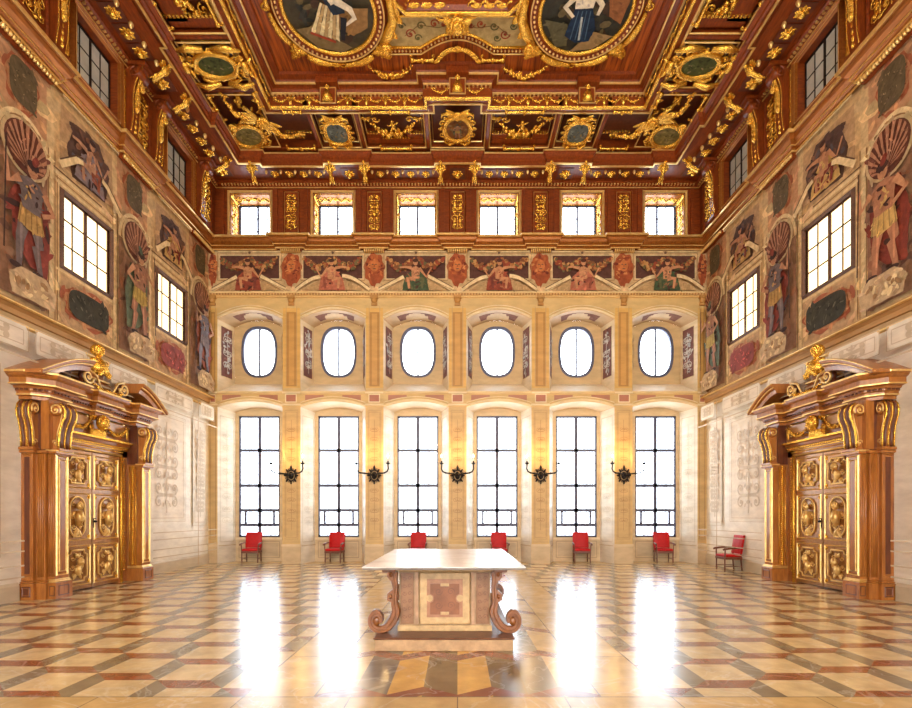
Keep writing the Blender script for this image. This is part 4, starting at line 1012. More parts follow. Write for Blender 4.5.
segs = [((-XI, YI), (1, 0), [a for a in [.32+.56*k for k in range(8)]]), ((.92, YI), (1, 0), [.32+.56*k for k in range(8)])]
for (x0, y0), d, ss in segs:
    for j, s in enumerate(ss):
        if abs(abs(x0+s)-3.78) < .2: continue
        frz(frm((x0+s, y0-.01, ZB+.14), (1, 0, 0), (0, 0, 1), (0, -1, 0)), 's', ring)
        if j < 7: frz(frm((x0+s+.28, y0-.02, ZB+.16), (1, 0, 0), (0, -1, 0), (0, 0, 1)), 'v', ring)
for sd in (-1, 1):
    for j in range(13):
        y = 9.0+j*.45; frz(frm((sd*(XI-.02), y, ZB+.14), (0, 1, 0), (0, 0, 1), (-sd, 0, 0)), 's' if j % 2 == 0 else 's', ring)
frz(frm((-.5, YI-.33, ZB+.14), (1, 0, 0), (0, 0, 1), (0, -1, 0)), 's', ring); frz(frm((.5, YI-.33, ZB+.14), (1, 0, 0), (0, 0, 1), (0, -1, 0)), 's', ring)
# blocks with gilded caryatids on the ring
for x, y, l in ((-3.78, YI, 'left of centre'), (0, YI-.32, 'at the centre'), (3.78, YI, 'right of centre')):
    mb = MB('woodx'); mb.box(x-.24, x+.24, y-.16, y+.1, ZB-.03, ZB+.62); mb.box(x-.32, x+.32, y-.36, y-.1, ZB+.42, ZB+.64); mb.mt('palegold'); mb.M = frm((x, y-.16, ZB+.2), (1, 0, 0), (0, 0, 1), (0, -1, 0)); mb.frame(-.24, .24, -.24, .24, .035, .03)
    e = mb.build('figure_block', ring); g = MB('gold', frm((x, y-.165, ZB+.18), (1, 0, 0), (0, 0, 1), (0, -1, 0)))
    g.tube([(0, -.2, .05), (0, -.05, .09), (0, .06, .09)], [.16, .1, .075], 9); head(g, 0, .15, .07, .04)
    for s_ in (-1, 1): g.tube([(s_*.05, .04, .08), (s_*.11, -.04, .08), (s_*.06, -.1, .1)], [.03, .025, .02], 6); leaf(g, s_*.08, -.18, .16, .09, pi/2-s_*.3, .03)
    o = g.build('caryatid'); tag(o, 'small gilded half-figure in a block of the ceiling frame, '+l, 'figure', 'small gilded half-figures of the ceiling frame')
DN = frm((0, 0, 0), (1, 0, 0), (0, 1, 0), (0, 0, -1))
def dn(x, y, z, a=0.0, sc=1.0): return frm((x, y, z), (cos(a), sin(a), 0), (-sin(a), cos(a), 0), (0, 0, -1), sc)
# seen from below: ornaments' "up" points away from the camera is -y ; use up = -y so that tops are nearer the camera
def dnu(x, y, z, a=pi, sc=1.0):
    return frm((x, y, z), (-cos(a), -sin(a), 0), (-sin(a)*-1*-1, cos(a), 0) if False else (sin(a)*1, cos(a)*1, 0), (0, 0, -1), sc)
# lattice beams of the band
lb = MB('woodx')
def beam(x0, x1, y0, y1, z0=ZB): lb.mt('woodx'); lb.bbox(x0, x1, y0, y1, z0, ZD+.01, .02)
YO = YC-.1
for x in (-4.5, -3.05, -.95, .95, 3.05, 4.5): beam(x-.06, x+.06, YI-.3 if abs(x) < 1 else YI, YC+.2)
beam(-XC-.3, XC+.3, YO-.12, YC+.3)
for sd in (-1, 1):
    a, b = sorted((sd*(XI+.0), sd*(XC+.3)))
    for y in (7.9, 10.55, 12.62, 14.2): beam(a, b, y-.06, y+.06)
    beam(*sorted((sd*(XC-.12), sd*(XC+.3))), YR, YC)
lb.mt('palegold')
def gframe(x0, x1, y0, y1, t=.03, z=ZB): lb.M = frm((0, 0, z), (1, 0, 0), (0, 1, 0), (0, 0, -1)); lb.w = 0; lb.frame(x0, x1, y0, y1, t, .025); lb.M = Matrix.Identity(4)
cells = [(-4.44, -3.11, YI+.2, YO-.12), (3.11, 4.44, YI+.2, YO-.12), (-2.99, -1.01, YI+.2, YO-.12), (1.01, 2.99, YI+.2, YO-.12), (-.89, .89, YI-.1, YO-.12)]
for c in cells: gframe(c[0], c[1], c[2], c[3], .045); gframe(c[0]+.09, c[1]-.09, c[2]+.09, c[3]-.09, .03, ZB+.14)
for sd in (-1, 1):
    for a, b in ((8.0, 10.45), (10.65, 12.52), (12.72, 14.1)):
        x0, x1 = sorted((sd*(XI+.25), sd*(XC-.15))); gframe(x0, x1, a, b, .045); gframe(x0+.1, x1-.1, a+.1, b-.1, .03, ZB+.14)
    x0, x1 = sorted((sd*(XI+.25), sd*(XC-.15))); gframe(x0, x1, 14.3, YO-.15, .045)
# inner steps of the swag panels, stepped dentil frames
lb.mt('woodx')
for sd in (-1, 1):
    x0, x1 = sorted((sd*1.1, sd*2.9))
    lb.box(x0, x0+.5, YI+1.18, YO-.2, ZB+.1, ZD); lb.box(x1-.5, x1, YI+1.18, YO-.2, ZB+.1, ZD); lb.box(x0, x1, YI+1.38, YO-.2, ZB+.08, ZD)
    x0, x1 = sorted((sd*(XI+.35), sd*(XC-.25)))
    lb.box(x0, x1, 12.2, 12.45, ZB+.1, ZD); lb.box(sorted((sd*(XC-.25), sd*(XC-.75)))[0], sorted((sd*(XC-.25), sd*(XC-.75)))[1], 11.3, 12.3, ZB+.1, ZD)
lb.mt('gold')
for sd in (-1, 1):
    for k in range(20):
        x = sd*(1.12+k*.09); yy = YI+1.16 if (k < 5 or k > 14) else YI+1.36
        lb.box(x-.025, x+.025, yy-.04, yy+.02, ZB+.08, ZB+.15)
    for k in range(14): x = sd*(XI+.38+k*.1); lb.box(x-.03, x+.03, 12.12, 12.2, ZB+.08, ZB+.15)
    for k in range(9): y = 11.35+k*.09; x = sd*(XC-.78); lb.box(x-.04, x+.04, y-.02, y+.03, ZB+.08, ZB+.15)
    x0, x1 = sorted((sd*4.62, sd*5.6))
    for k in range(9): x = sd*(4.65+k*.1); lb.box(x-.03, x+.03, YI+1.1, YI+1.16, ZB+.1, ZB+.16)
    for k in range(9): x = sd*(4.95+k*.1); lb.box(x-.03, x+.03, YI+1.32, YI+1.38, ZB+.1, ZB+.16)
tag(lb.build('trim_11'), 'wooden beams and gold-edged frames dividing the outer ceiling band into coffers', 'beams', kind='structure')
# ---- gilded ceiling ornaments (things)
def cartouche(nm, lab, Mx, a, b, rf=.09, plate=S(96, 98, 66), top=True, wings=True, sq=2.0, fig=False, seed=0, grp='gilded ceiling cartouches'):
    e = empty(nm, lab, 'cartouche', grp); place(e, Mx); rg = random.Random(seed)
    rf *= .6; g = MB('gold'); ringframe(g, 0, 0, a, b, rf, 0, .03, 8, 48, sq); ringframe(g, 0, 0, a*.86, b*.86, rf*.4, rf*.5, 0, 8, 40, sq)
    for k in range(8):
        t = 2*pi*(k+.5)/8; volute(g, a*1.2*cos(t), b*1.2*sin(t), min(a, b)*.3, t+pi, 1 if k % 2 else -1, 1.2, rf*.45)
        acanthus(g, a*1.0*cos(t+.39), b*1.0*sin(t+.39), min(a, b)*.42, min(a, b)*.32, t+.39, rf*.45)
    for s_ in (-1, 1):
        g.tube([(s_*a*.2, -b*1.15, rf*.5), (s_*a*.6, -b*1.32, rf*.7), (s_*a*.95, -b*1.05, rf*.5), (s_*a*.8, -b*.8, rf*.5)], [rf*.5, rf*.8, rf*.7, rf*.4], 7)
        g.tube([(s_*a*.2, b*1.15, rf*.5), (s_*a*.7, b*1.3, rf*.7), (s_*a*1.1, b*1.2, rf*.5), (s_*a*1.15, b*.9, rf*.5)], [rf*.5, rf*.8, rf*.7, rf*.4], 7)
    g.build('scroll_frame', e)
    p = MB('fresco'); p.w = .02; p.col = plate
    q_ = 2/sq
    p.p2([(a*.9*(abs(cos(t))**q_)*(1 if cos(t) > 0 else -1), b*.9*(abs(sin(t))**q_)*(1 if sin(t) > 0 else -1)) for t in [2*pi*i/32 for i in range(32)]])
    p.dabs(0, 0, a*.68, b*.66, 40, [tuple(c*k for c in plate[:3])+(1,) for k in (.5, .75, 1.3, 1.7)]+[S(150, 132, 90)], min(a, b)*.16, rg)
    if fig: stand_fig(p, 0, -b*.7, b*1.3, PALS[1], seed)
    p.build('painted_plate', e, 'dark painted plate')
    if top:
        h = MB('gold'); head(h, 0, b*1.32, min(a, b)*.3, rf*.4, wings=min(a, b)*.75 if wings else 0); h.build('cherub_head', e, 'gilded winged cherub head')
    return e
def up_from(x, y, z, a=0, sc=1.0):
    # plate seen from below; local x to the viewer's right, local y away... top of ornament nearer the camera
    return frm((x, y, z), (cos(a), sin(a), 0), (sin(a), -cos(a), 0), (0, 0, -1), sc) 
cartouche('ceiling_cartouche', 'gilded cartouche with round relief, middle of the far ceiling band', up_from(0, 15.55, ZB-.02), .42, .48, .1, S(132, 84, 42), fig=True, seed=1)
for sd in (-1, 1):
    cartouche('ceiling_cartouche', 'gilded cartouche with a cherub head and grey-blue plate, %s of the middle one' % SN[sd], up_from(sd*3.78, 15.72, ZB-.02), .38, .46, .09, S(110, 120, 116), sq=2.6, seed=2)
    CC = cartouche('ceiling_cartouche', 'gilded oval cartouche with green plate in the far %s ceiling corner' % SN[sd], up_from(sd*6.62, 15.85, ZB-.02, sd*.5), .52, .42, .1, S(134, 122, 70), wings=False, seed=3)
    g = MB('gold'); head(g, 0, .12, .2, .0)
    for s_ in (-1, 1):
        for i in range(4): leaf(g, s_*.14, .05-.05*i, .48, .16, (0 if s_ > 0 else pi)+s_*(.25-.35*i), .06, .02)
        garland(g, (s_*.3, -.05), (s_*1.25, .3), .25, .11, 4+s_)
        bow(g, s_*1.25, .3, .14)
    o = g.build('cherub_garland', CC, 'gilded cherub head with fruit garlands'); o.matrix_basis = CC.matrix_basis.inverted() @ up_from(sd*5.95, 15.18, ZB-.05, -sd*.68, .92)
    CL = cartouche('ceiling_cartouche', 'large gilded oval cartouche with dark green plate in the %s ceiling band' % SN[sd], up_from(sd*6.45, 13.35, ZB-.02), .55, .36, .11, S(84, 90, 48), wings=False, top=False, seed=4)
    g = MB('gold')
    for s_ in (-1, 1):
        g.tube([(s_*.1, .5, .05), (s_*.5, .56, .09), (s_*.85, .46, .06)], [.06, .09, .04], 7); g.tube([(s_*.1, -.52, .05), (s_*.5, -.6, .09), (s_*.82, -.5, .06)], [.06, .09, .04], 7)
        putto(g, s_*.78, 0, .62, 0, s_)
    o = g.build('putto_pair', CL, 'two small gilded putti with palm branches')
    # swag panels of far band
    g = MB('gold'); garland(g, (-.72, .2), (.72, .2), .5, .13, 8); putto(g, 0, .02, .4, .05, 1)
    for s_ in (-1, 1): bow(g, s_*.76, .26, .16); volute(g, s_*.5, .2, .12, 0, s_, 1.2)
    g.M = Matrix.Identity(4); o = g.build('fruit_garland'); place(o, frm((sd*2.0, 15.55, ZB+.12), (1, 0, 0), (0, -1, 0), (0, 0, -1), 1.05)); tag(o, 'gilded fruit garland with a small putto in the coffer %s of the centre' % SN[sd], 'garland', 'gilded garlands of the ceiling coffers')
    for y, x, L_, lab in ((YI+.12, 2.0, 1.1, 'thin gilded spindle above the garland, coffer %s of centre'), (YC-.28, 2.0, .95, 'thin gilded spindle below the garland, coffer %s of centre'), (YI+.12, 4.92, .5, 'thin gilded spindle beside the %s corner garland'), (YC-.28, 5.1, .85, 'thin gilded spindle between corner cartouche and figures, far %s')):
        g = MB('gold'); bar(g, -L_/2, L_/2, 0, .055); o = g.build('gilded_spindle'); place(o, frm((sd*x, y, ZB-.03), (1, 0, 0), (0, -1, 0), (0, 0, -1))); tag(o, lab % SN[sd], 'ornament', 'gilded spindles of the ceiling')
    # side band panels
    g = MB('gold'); garland(g, (-.8, .25), (.8, .25), .5, .16, 12); putto(g, 0, .1, .5, .05, -1)
    for s_ in (-1, 1): bow(g, s_*.85, .3, .18); volute(g, s_*.55, .2, .14, 0, s_, 1.2)
    o = g.build('fruit_garland'); place(o, frm((sd*6.35, 11.55, ZD-.05), (0, sd, 0), (-sd, 0, 0), (0, 0, -1))); tag(o, 'gilded fruit garland in the dark coffer of the %s ceiling band, nearest the camera' % SN[sd], 'garland', 'gilded garlands of the ceiling coffers')
    g = MB('gold'); garland(g, (-.42, .2), (.42, .2), .45, .12, 14); bow(g, -.45, .25, .13); bow(g, .45, .25, .13)
    o = g.build('fruit_garland'); place(o, frm((sd*6.25, 14.75, ZD-.06), (0, sd, 0), (-sd, 0, 0), (0, 0, -1))); tag(o, 'small gilded fruit garland between oval and corner cartouche, %s side' % SN[sd], 'garland', 'gilded garlands of the ceiling coffers')
    for y, x, L_, lab in ((11.6, 5.85, 1.2, 'gilded spindle along the inner edge of the %s ceiling band, near'), (14.45, 5.8, .45, 'gilded spindle along the inner edge of the %s ceiling band, far'), (11.7, 7.12, 1.2, 'gilded spindle along the outer edge of the %s ceiling band, near'), (14.75, 7.12, .8, 'gilded spindle along the outer edge of the %s ceiling band, far')):
        g = MB('gold'); bar(g, -L_/2, L_/2, 0, .06); o = g.build('gilded_spindle'); place(o, frm((sd*x, y, ZB-.03), (0, sd, 0), (-sd, 0, 0), (0, 0, -1))); tag(o, lab % SN[sd], 'ornament', 'gilded spindles of the ceiling')
# ---- round paintings
def circ_frame(sd):
    cx, cy = sd*3.22, 12.5; e = empty('round_painting', 'round ceiling painting with gilded frame, %s one, a standing figure in %s' % (SN[sd], 'a pale striped skirt' if sd < 0 else 'a dark blue skirt'), 'painting', 'round ceiling paintings')
    place(e, up_from(cx, cy, ZF-.0)); p = MB('fresco'); p.w = .1; p.tex = 12; p.jit = .008; R_ = 1.12
    n = 48; disc = lambda r: [(r*cos(2*pi*i/n), r*sin(2*pi*i/n)) for i in range(n)]
    # local y points towards the camera (up in the picture), the visible half is -y
    p.p2(disc(R_), S(70, 62, 44) if sd < 0 else S(52, 50, 40)); rg = random.Random(8+sd)
    p.dabs(0, -.1, .75, .75, 60, [S(84, 74, 50), S(60, 58, 50), S(104, 90, 58), S(72, 52, 36), S(46, 48, 40)], .2, rg)
    if sd < 0:
        p.p2([(-.95, -.45), (-.5, -.35), (.4, -.95), (.1, -1.08), (-.5, -.95)], S(128, 108, 70)); p.p2([(.3, .1), (1.0, .1), (.9, -.4), (.5, -.62), (.1, -.4)], S(150, 112, 64))
        for k in range(7): p.p2([(-.15+k*.06, .25-k*.03), (-.1+k*.06, .22-k*.03), (-.5+k*.1, -.55-k*.035), (-.58+k*.1, -.5-k*.03)], S(226, 208, 160) if k % 2 == 0 else S(190, 158, 108))
        p.ln([(-.6, -.5), (0, -.76)], .07, S(168, 70, 44)); p.p2([(-.05, .3), (.1, -.05), (.4, .0), (.42, .4), (.1, .6)], S(34, 46, 62)); p.ln([(.25, .3), (.55, .1), (.62, -.12), (.36, -.3)], [.2, .16, .12, .06], S(232, 216, 190))
        p.p2([(-.02, .5), (.1, .2), (.4, .3), (.4, .6)], S(236, 222, 196)); p.ln([(.35, -.1), (.2, -.7)], [.16, .1], S(36, 34, 38)); p.e2(.22, .74, .13, .16, S(214, 168, 130)); p.e2(.22, .84, .16, .1, S(60, 40, 28))
    else:
        p.p2([(-1.0, -.2), (-.4, -.3), (-.3, -.9), (-.6, -.92)], S(92, 86, 58)); p.p2([(.3, -.5), (.85, -.62), (.4, -.98), (-.2, -1.05)], S(152, 124, 80)); p.p2([(.45, .5), (1.0, .3), (.95, -.3), (.6, -.1)], S(146, 92, 50))
        p.p2([(-.3, .1), (-.42, -.6), (-.1, -.8), (.25, -.75), (.34, -.4), (.12, .15)], S(24, 44, 70))
        for k in range(4): p.ln([(-.2+k*.1, .05), (-.25+k*.13, -.7)], .025, S(70, 96, 120))
        p.ln([(-.08, -.1), (-.02, -.72)], .05, S(180, 190, 190)); p.p2([(-.3, .1), (-.36, .5), (-.1, .66), (.16, .5), (.14, .12)], S(232, 220, 196)); p.ln([(-.3, .45), (-.55, .15), (-.3, -.1)], [.16, .13, .08], S(226, 212, 184)); p.ln([(.12, .45), (.35, .2), (.3, -.05)], [.16, .13, .08], S(226, 212, 184)); p.e2(-.1, .78, .13, .16, S(212, 164, 128)); p.e2(-.1, .88, .16, .1, S(70, 46, 30))
    p.build('painted_canvas', e)
    f = MB('gold'); cir = lambda r, z: [(r*cos(2*pi*i/64), r*sin(2*pi*i/64), z) for i in range(64)]
    f.tube(cir(R_+.03, .12), .055, 8, close=True)
    f.mt('woodx'); f.lathe([(R_+.06, .06), (R_+.1, .14), (R_+.22, .14), (R_+.3, .08), (R_+.34, 0)], seg=64)
    f.mt('palegold'); f.tube(cir(R_+.25, .135), .02, 6, close=True)
    for i in range(64): t = 2*pi*i/64; f.ell(((R_+.165)*cos(t), (R_+.165)*sin(t), .15), (.032, .032, .04), 0, 7, 5)
    f.build('gilded_frame', e)
    w = MB('gold'); Ro = R_+.42
    for q_ in range(4):
        a0 = pi/4+q_*pi/2+sd*.0; 
        for half in (-1, 1):
            pts = [(Ro*cos(a0+half*t), Ro*sin(a0+half*t), .08) for t in [.16+.55*i/10 for i in range(11)]]
            w.tube(pts, [.05+.055*sin(pi*min(1, i/10+.15)) for i in range(11)], 8)
            for i in range(9): x, y, _ = pts[i+1]; t = a0+half*(.16+.55*(i+1)/10); leaf(w, x, y, .14, .12, t+half*(pi/2+.3), .07, .08)
            volute(w, Ro*1.02*cos(a0+half*.78), Ro*1.02*sin(a0+half*.78), .12, t, half, 1.2)
        x, y = Ro*1.05*cos(a0), Ro*1.05*sin(a0); rosette(w, x, y, .22, .03); acanthus(w, x, y, .3, .26, a0, .06, .05); acanthus(w, x, y, .26, .24, a0+2.2, .06, .05); acanthus(w, x, y, .26, .24, a0-2.2, .06, .05)
        volute(w, x*1.12, y*1.12, .13, a0, 1, 1.3)
    w.build('outer_garland', e, 'gilded leafy wreath around the frame')
    # big corner scroll towards the centre
    c = MB('gold'); s_ = -sd
    pts = [(s_*1.2, -.9), (s_*1.42, -.6), (s_*1.6, -.2), (s_*1.55, .2), (s_*1.7, .5)]
    c.tube([(a, b, .1) for a, b in pts], [.1, .15, .12, .1, .06], 9)
    for a, b in pts: acanthus(c, a, b, .34, .28, 1.2 if s_ > 0 else 1.9, .06, .06); acanthus(c, a, b, .26, .2, -.6 if s_ > 0 else pi+.6, .06, .06)
    volute(c, s_*1.25, -1.15, .2, 0, s_, 1.4, .05); volute(c, s_*1.85, .2, .16, 0, -s_, 1.4, .045); head(c, s_*1.3, -.95, .13, .1)
    c.build('corner_scroll', e)
for sd in (-1, 1): circ_frame(sd)
# garlands and boards between
for sd in (-1, 1):
    g = MB('gold'); garland(g, (-.62, .12), (.62, .12), .3, .09, 21+sd); o = g.build('leaf_garland'); place(o, frm((sd*1.9, 14.2, ZF-.06), (1, 0, 0), (0, -1, 0), (0, 0, -1))); bow(g, 0, 0, .01)
    tag(o, 'gilded leaf garland hanging below the %s round painting, towards the centre' % SN[sd], 'garland', 'garlands of the planked ceiling field')
    g = MB('gold'); bar(g, -.28, .28, 0, .06); o = g.build('gilded_spindle'); place(o, frm((sd*.98, 13.9, ZF-.04), (1, 0, 0), (0, -1, 0), (0, 0, -1))); tag(o, 'short gilded spindle on the ceiling planks, just %s of the middle block' % SN[sd], 'ornament', 'gilded spindles of the ceiling')
# arched painted panel
e = empty('painted_ceiling_panel', 'cream painted panel with arabesques between the two round paintings', 'panel'); place(e, Matrix.Translation((0, 0, 0)))
N_ = 12; R_ = 1.6
out = []
Lp = [(-3.22+R_*cos(t), 12.5+R_*sin(t)) for t in [.12+.72*k/8 for k in range(9)]]
Bt = [(-1.0+2.0*k/10, 13.56-.42*sin(pi*k/10)) for k in range(11)]
Lp[-1] = (Lp[-1][0], 13.56)
ol = Lp+Bt+[(-x, y) for x, y in Lp[::-1]]
p = MB('fresco', frm((0, 0, ZF-.02), (1, 0, 0), (0, 1, 0), (0, 0, -1))); p.w = 0; p.p2(ol, S(186, 164, 112)); 
for s_ in (-1, 1):
    for (x, y, r, cc) in ((1.25, 13.2, .14, S(150, 64, 48)), (.95, 12.98, .12, S(104, 100, 62)), (.6, 12.92, .12, S(160, 76, 50)), (1.45, 12.98, .1, S(96, 96, 64)), (1.05, 13.3, .1, S(104, 100, 62)), (.35, 12.95, .08, S(150, 64, 48))):
        p.ln([(a, b) for a, b, _ in spiral_pts(s_*x, y, r, 1.3, 0, s_)], .035, cc); p.e2(s_*x, y, .035, .035, cc, 0, 8)
    p.ln([(0, 12.9), (s_*.5, 13.02), (s_*1.0, 12.95), (s_*1.4, 13.25)], .02, S(120, 96, 60))
p.build('painted_field', e)
f = MB('gold'); f.tube([(x, y, ZF-.04) for x, y in ol], .035, 6, close=True)
f.mt('woodx'); b2 = [(x, y+.2) for x, y in Bt]; 
f.mt('palegold')
ex = [(-1.9+.1*k, 13.66) for k in range(9)]+[(-1.0+.1*k, 13.66-.42*sin(pi*k/20)) for k in range(21)]+[(1.1+.1*k, 13.66) for k in range(9)]
for x, y in ex: f.ell((x, y, ZF-.05), (.03, .03, .03), 0, 7, 4)
f.tube([(x-.0, y+.1, ZF-.04) for x, y in ex], .018, 5); f.build('gilded_edge', e)
g = MB('gold'); rosette(g, 0, 0, .12)
for s_ in (-1, 1):
    for k in range(6): acanthus(g, s_*(.04+k*.09), .0-.012*k*k, .2, .12, (0 if s_ > 0 else pi)-s_*.1*k, .05)
o = g.build('leaf_spray'); place(o, frm((0, 13.6, ZF-.05), (1, 0, 0), (0, -1, 0), (0, 0, -1))); tag(o, 'gilded leaf spray below the cream arched panel', 'ornament')
# central great frame edge with mask
g = MB('woodx'); rp_ = [(-1.55, 5.0), (-1.55, 12.2), (-1.3, 12.5), (1.3, 12.5), (1.55, 12.2), (1.55, 5.0)]
g.sweep(rp_, [(-.12, ZF), (-.12, ZF-.12), (.1, ZF-.2), (.16, ZF-.12), (.16, ZF)]); g.mt('gold'); g.tube([(x, y+.0, ZF-.17) for x, y in rp_], .06, 7)
for s_ in (-1, 1):
    for k in range(4): g.M = up_from(s_*(.35+.32*k), 12.36, ZF-.12); volute(g, 0, 0, .13, 0, s_, 1.3); acanthus(g, 0, 0, .24, .18, (0 if s_ > 0 else pi), .05)
    g.M = up_from(0, 12.5, ZF-.12); volute(g, s_*.42, -.05, .18, 0, s_, 1.4, .04)
tag(g.build('trim_12'), 'near middle gilded rectangular moulding of the central ceiling painting', 'moulding', kind='structure')
g = MB('gold'); head(g, 0, .05, .2, .1, wings=.3); 
for k in range(7): acanthus(g, -.12+.04*k, -.1, .34, .2, -pi/2+(k-3)*.16, .06, .05)
o = g.build('gilded_mask'); place(o, up_from(0, 12.72, ZF-.05)); tag(o, 'gilded leafy mask over the middle of the cream arched panel', 'mask')
# ================================================================== PORTALS
def pm(sd): return frm((sd*W, 11.7, 0), (0, 1, 0), (-sd, 0, 0), (0, 0, 1))        # local x along wall, y out of wall, z up
def vface(mb, base, x=None, y=None, sgn=1):
    # returns matrix for relief on a face: face x=const (normal sgn*x) or y=const (normal +y)
    if y is not None: return base @ frm((0, y, 0), (1, 0, 0), (0, 0, 1), (0, 1, 0))
    return base @ frm((x, 0, 0), (0, 1, 0), (0, 0, 1), (sgn, 0, 0))
def s_console(base, lab, par, side=0):
    # profile in (p,z), extruded over width
    e = MB('portal', base); 
    prof = [(.30, 3.06), (.60, 3.06), (.605, 3.2), (.625, 3.4), (.67, 3.56), (.725, 3.68), (.74, 3.8), (.71, 3.9), (.63, 3.97), (.3, 3.97)]
    w0, w1 = -.15, .15
    vs = [(w0, p, z) for p, z in prof]+[(w1, p, z) for p, z in prof]; n = len(prof)
    e.add(vs, [(i, (i+1) % n, n+(i+1) % n, n+i) for i in range(n)]); e.add([(w0, p, z) for p, z in prof], [tuple(range(n))]); e.add([(w1, p, z) for p, z in prof], [tuple(range(n))])
    e.mt('gold')
    for x in (w0, 0, w1): e.tube([(x, p+.012, z) for p, z in prof[1:9]], .014 if x == 0 else .02, 6)
    e.mt('portaldark')
    for x in (-.08, .08): e.tube([(x, p+.006, z) for p, z in prof[1:9]], .03, 7)
    e.mt('portal'); e.bbox(w0-.03, w1+.03, .0, .66, 3.0, 3.06, .01)
    for s_ in (-1, 1):
        e.mt('portal'); e.M = base @ frm((s_*.15, .57, 3.83), (0, 1, 0), (0, 0, 1), (s_, 0, 0)); e.ell((0, 0, 0), (.13, .13, .04), 0, 12, 4); e.mt('palegold'); volute(e, 0, 0, .125, -.6, 1, 1.5, .022, .02)
        e.tube([(.12, -.08, .01), (.09, -.25, .01), (.03, -.45, .01), (.0, -.72, .01)], [.012]*4, 5); volute(e, -.02, -.66, .06, pi, -1, 1.2, .014, .0)
    o = e.build('scroll_console', par, lab)
    return o
def door_portal(sd):
    nm = SN[sd]; B = pm(sd); k = 1 if sd < 0 else 2
    P = empty('door_%d' % k, 'gilded walnut portal with double door in the %s wall' % nm, 'door', kind='structure')
    P.matrix_world = Matrix.Translation((sd*W, 11.7, 0)); B = B.copy(); B.translation = (0, 0, 0)
    f = MB('portaldark', B)
    f.box(-1.2, 1.2, 0, .11, 0, 4.3); f.mt('bronze'); f.w = 0
    # door leaves
    for s_ in (-1, 1):
        L = MB('bronze', B); x0, x1 = (-.93, -.012) if s_ < 0 else (.012, .93); L.bbox(x0, x1, .11, .165, .02, 3.17, .008)
        leafo = L.build('door_leaf', P); cx = (x0+x1)/2
        for (z0, z1, rnd_) in ((.1, 1.02, 0), (1.12, 2.2, 1), (2.3, 3.1, 0)):
            F = MB('palegold', vface(None, B, y=.165)); F.w = 0; F.frame(x0+.04, x1-.04, z0, z1, .035, .025)
            a, b = .29, (z1-z0)/2-.11; zc = (z0+z1)/2
            if rnd_: ol_ = [(cx+a*.78*cos(t), zc+(b-.22)*(1 if sin(t) > 0 else -1)+.24*sin(t)) for t in [2*pi*(i+.5)/28 for i in range(28)]]
            else:
                c_ = .1; ol_ = [(cx-a+c_, zc-b), (cx+a-c_, zc-b), (cx+a-c_*.9, zc-b+c_*.7), (cx+a, zc-b+c_), (cx+a, zc+b-c_), (cx+a-c_*.9, zc+b-c_*.7), (cx+a-c_, zc+b), (cx-a+c_, zc+b), (cx-a+c_*.9, zc+b-c_*.7), (cx-a, zc+b-c_), (cx-a, zc-b+c_), (cx-a+c_*.9, zc-b+c_*.7)]
            F.tube([(x, y, .02) for x, y in ol_], .022, 6, close=True); F.mt('bronze'); F.tube([(cx+(x-cx)*.86, zc+(y-zc)*.9, .015) for x, y in ol_], .012, 5, close=True)
            F.mt('gold')
            for sx in (-1, 1):
                for sz in (-1, 1): rosette(F, cx+sx*.36, zc+sz*((z1-z0)/2-.085), .05, 0, 6)
            F.build('panel_frame', leafo, 'pale gilded panel frame with corner rosettes')
            G = MB('palegold', vface(None, B, y=.168)); h_ = (z1-z0)
            if rnd_:
                head(G, cx, zc+.24, .085, .0); G.tube([(cx, zc+.14, .05), (cx, zc-.02, .07), (cx, zc-.2, .04)], [.07, .1, .05], 9); head(G, cx, zc-.08, .06, .05)
                for q_ in (-1, 1):
                    volute(G, cx+q_*.11, zc+.3, .06, 0, q_, 1.3); volute(G, cx+q_*.12, zc+.02, .075, pi, -q_, 1.3); volute(G, cx+q_*.1, zc-.22, .07, 0, q_, 1.3); acanthus(G, cx, zc-.3, .2, .14, -pi/2+q_*.6, .04); leaf(G, cx+q_*.06, zc+.12, .18, .08, -pi/2+q_*.9, .04)
                rosette(G, cx, zc-.33, .08)
            else:
                head(G, cx, zc+.08, .085, .02); G.ell((cx, zc-.1, .03), (.1, .13, .05), 0, 10, 5)
                for q_ in (-1, 1):
                    volute(G, cx+q_*.12, zc+.17, .06, 0, q_, 1.3); volute(G, cx+q_*.13, zc-.03, .075, pi, -q_, 1.3); volute(G, cx+q_*.1, zc-.2, .06, 0, q_, 1.3); acanthus(G, cx, zc+.18, .12, .1, pi/2+q_*.5, .04); leaf(G, cx+q_*.05, zc-.18, .14, .08, -pi/2+q_*.5, .04)
            G.build('gilded_relief', leafo, 'gilded mask and strapwork in a door panel')
    h = MB('iron', B); h.ell((.06, .2, 1.55), (.03, .05, .03), 0, 8, 6); h.box(.045, .075, .165, .175, 1.4, 1.62); h.tube([(.06, .17, 1.62), (.06, .22, 1.62)], .01, 6); h.build('door_handle', P)
    # door frame
    f.mt('portal')
    for s_ in (-1, 1):
        a, b = sorted((s_*.93, s_*1.2)); f.box(a, b, .0, .2, 0, 3.5)
    f.box(-1.2, 1.2, .0, .2, 3.18, 3.5)
    f.build('door_surround', P)
    g = MB('palegold', vface(None, B, y=.2)); g.w = 0
    for s_ in (-1, 1):
        g.mt('gold'); g.tube([(s_*.955, .0, .01), (s_*.955, 3.2, .01)], .034, 6)
        g.mt('gold')
        for q_ in range(44): g.ell((s_*1.06, .3+q_*.066, .0), (.028, .024, .03), 0, 6, 4)
        g.mt('palegold')
    g.tube([(-.97, 3.2, .01), (.97, 3.2, .01)], .03, 6)
    g.mt('gold')
    for q_ in range(32): g.ell((-1.02+q_*.0655, 3.28, .0), (.022, .02, .025), 0, 6, 4)
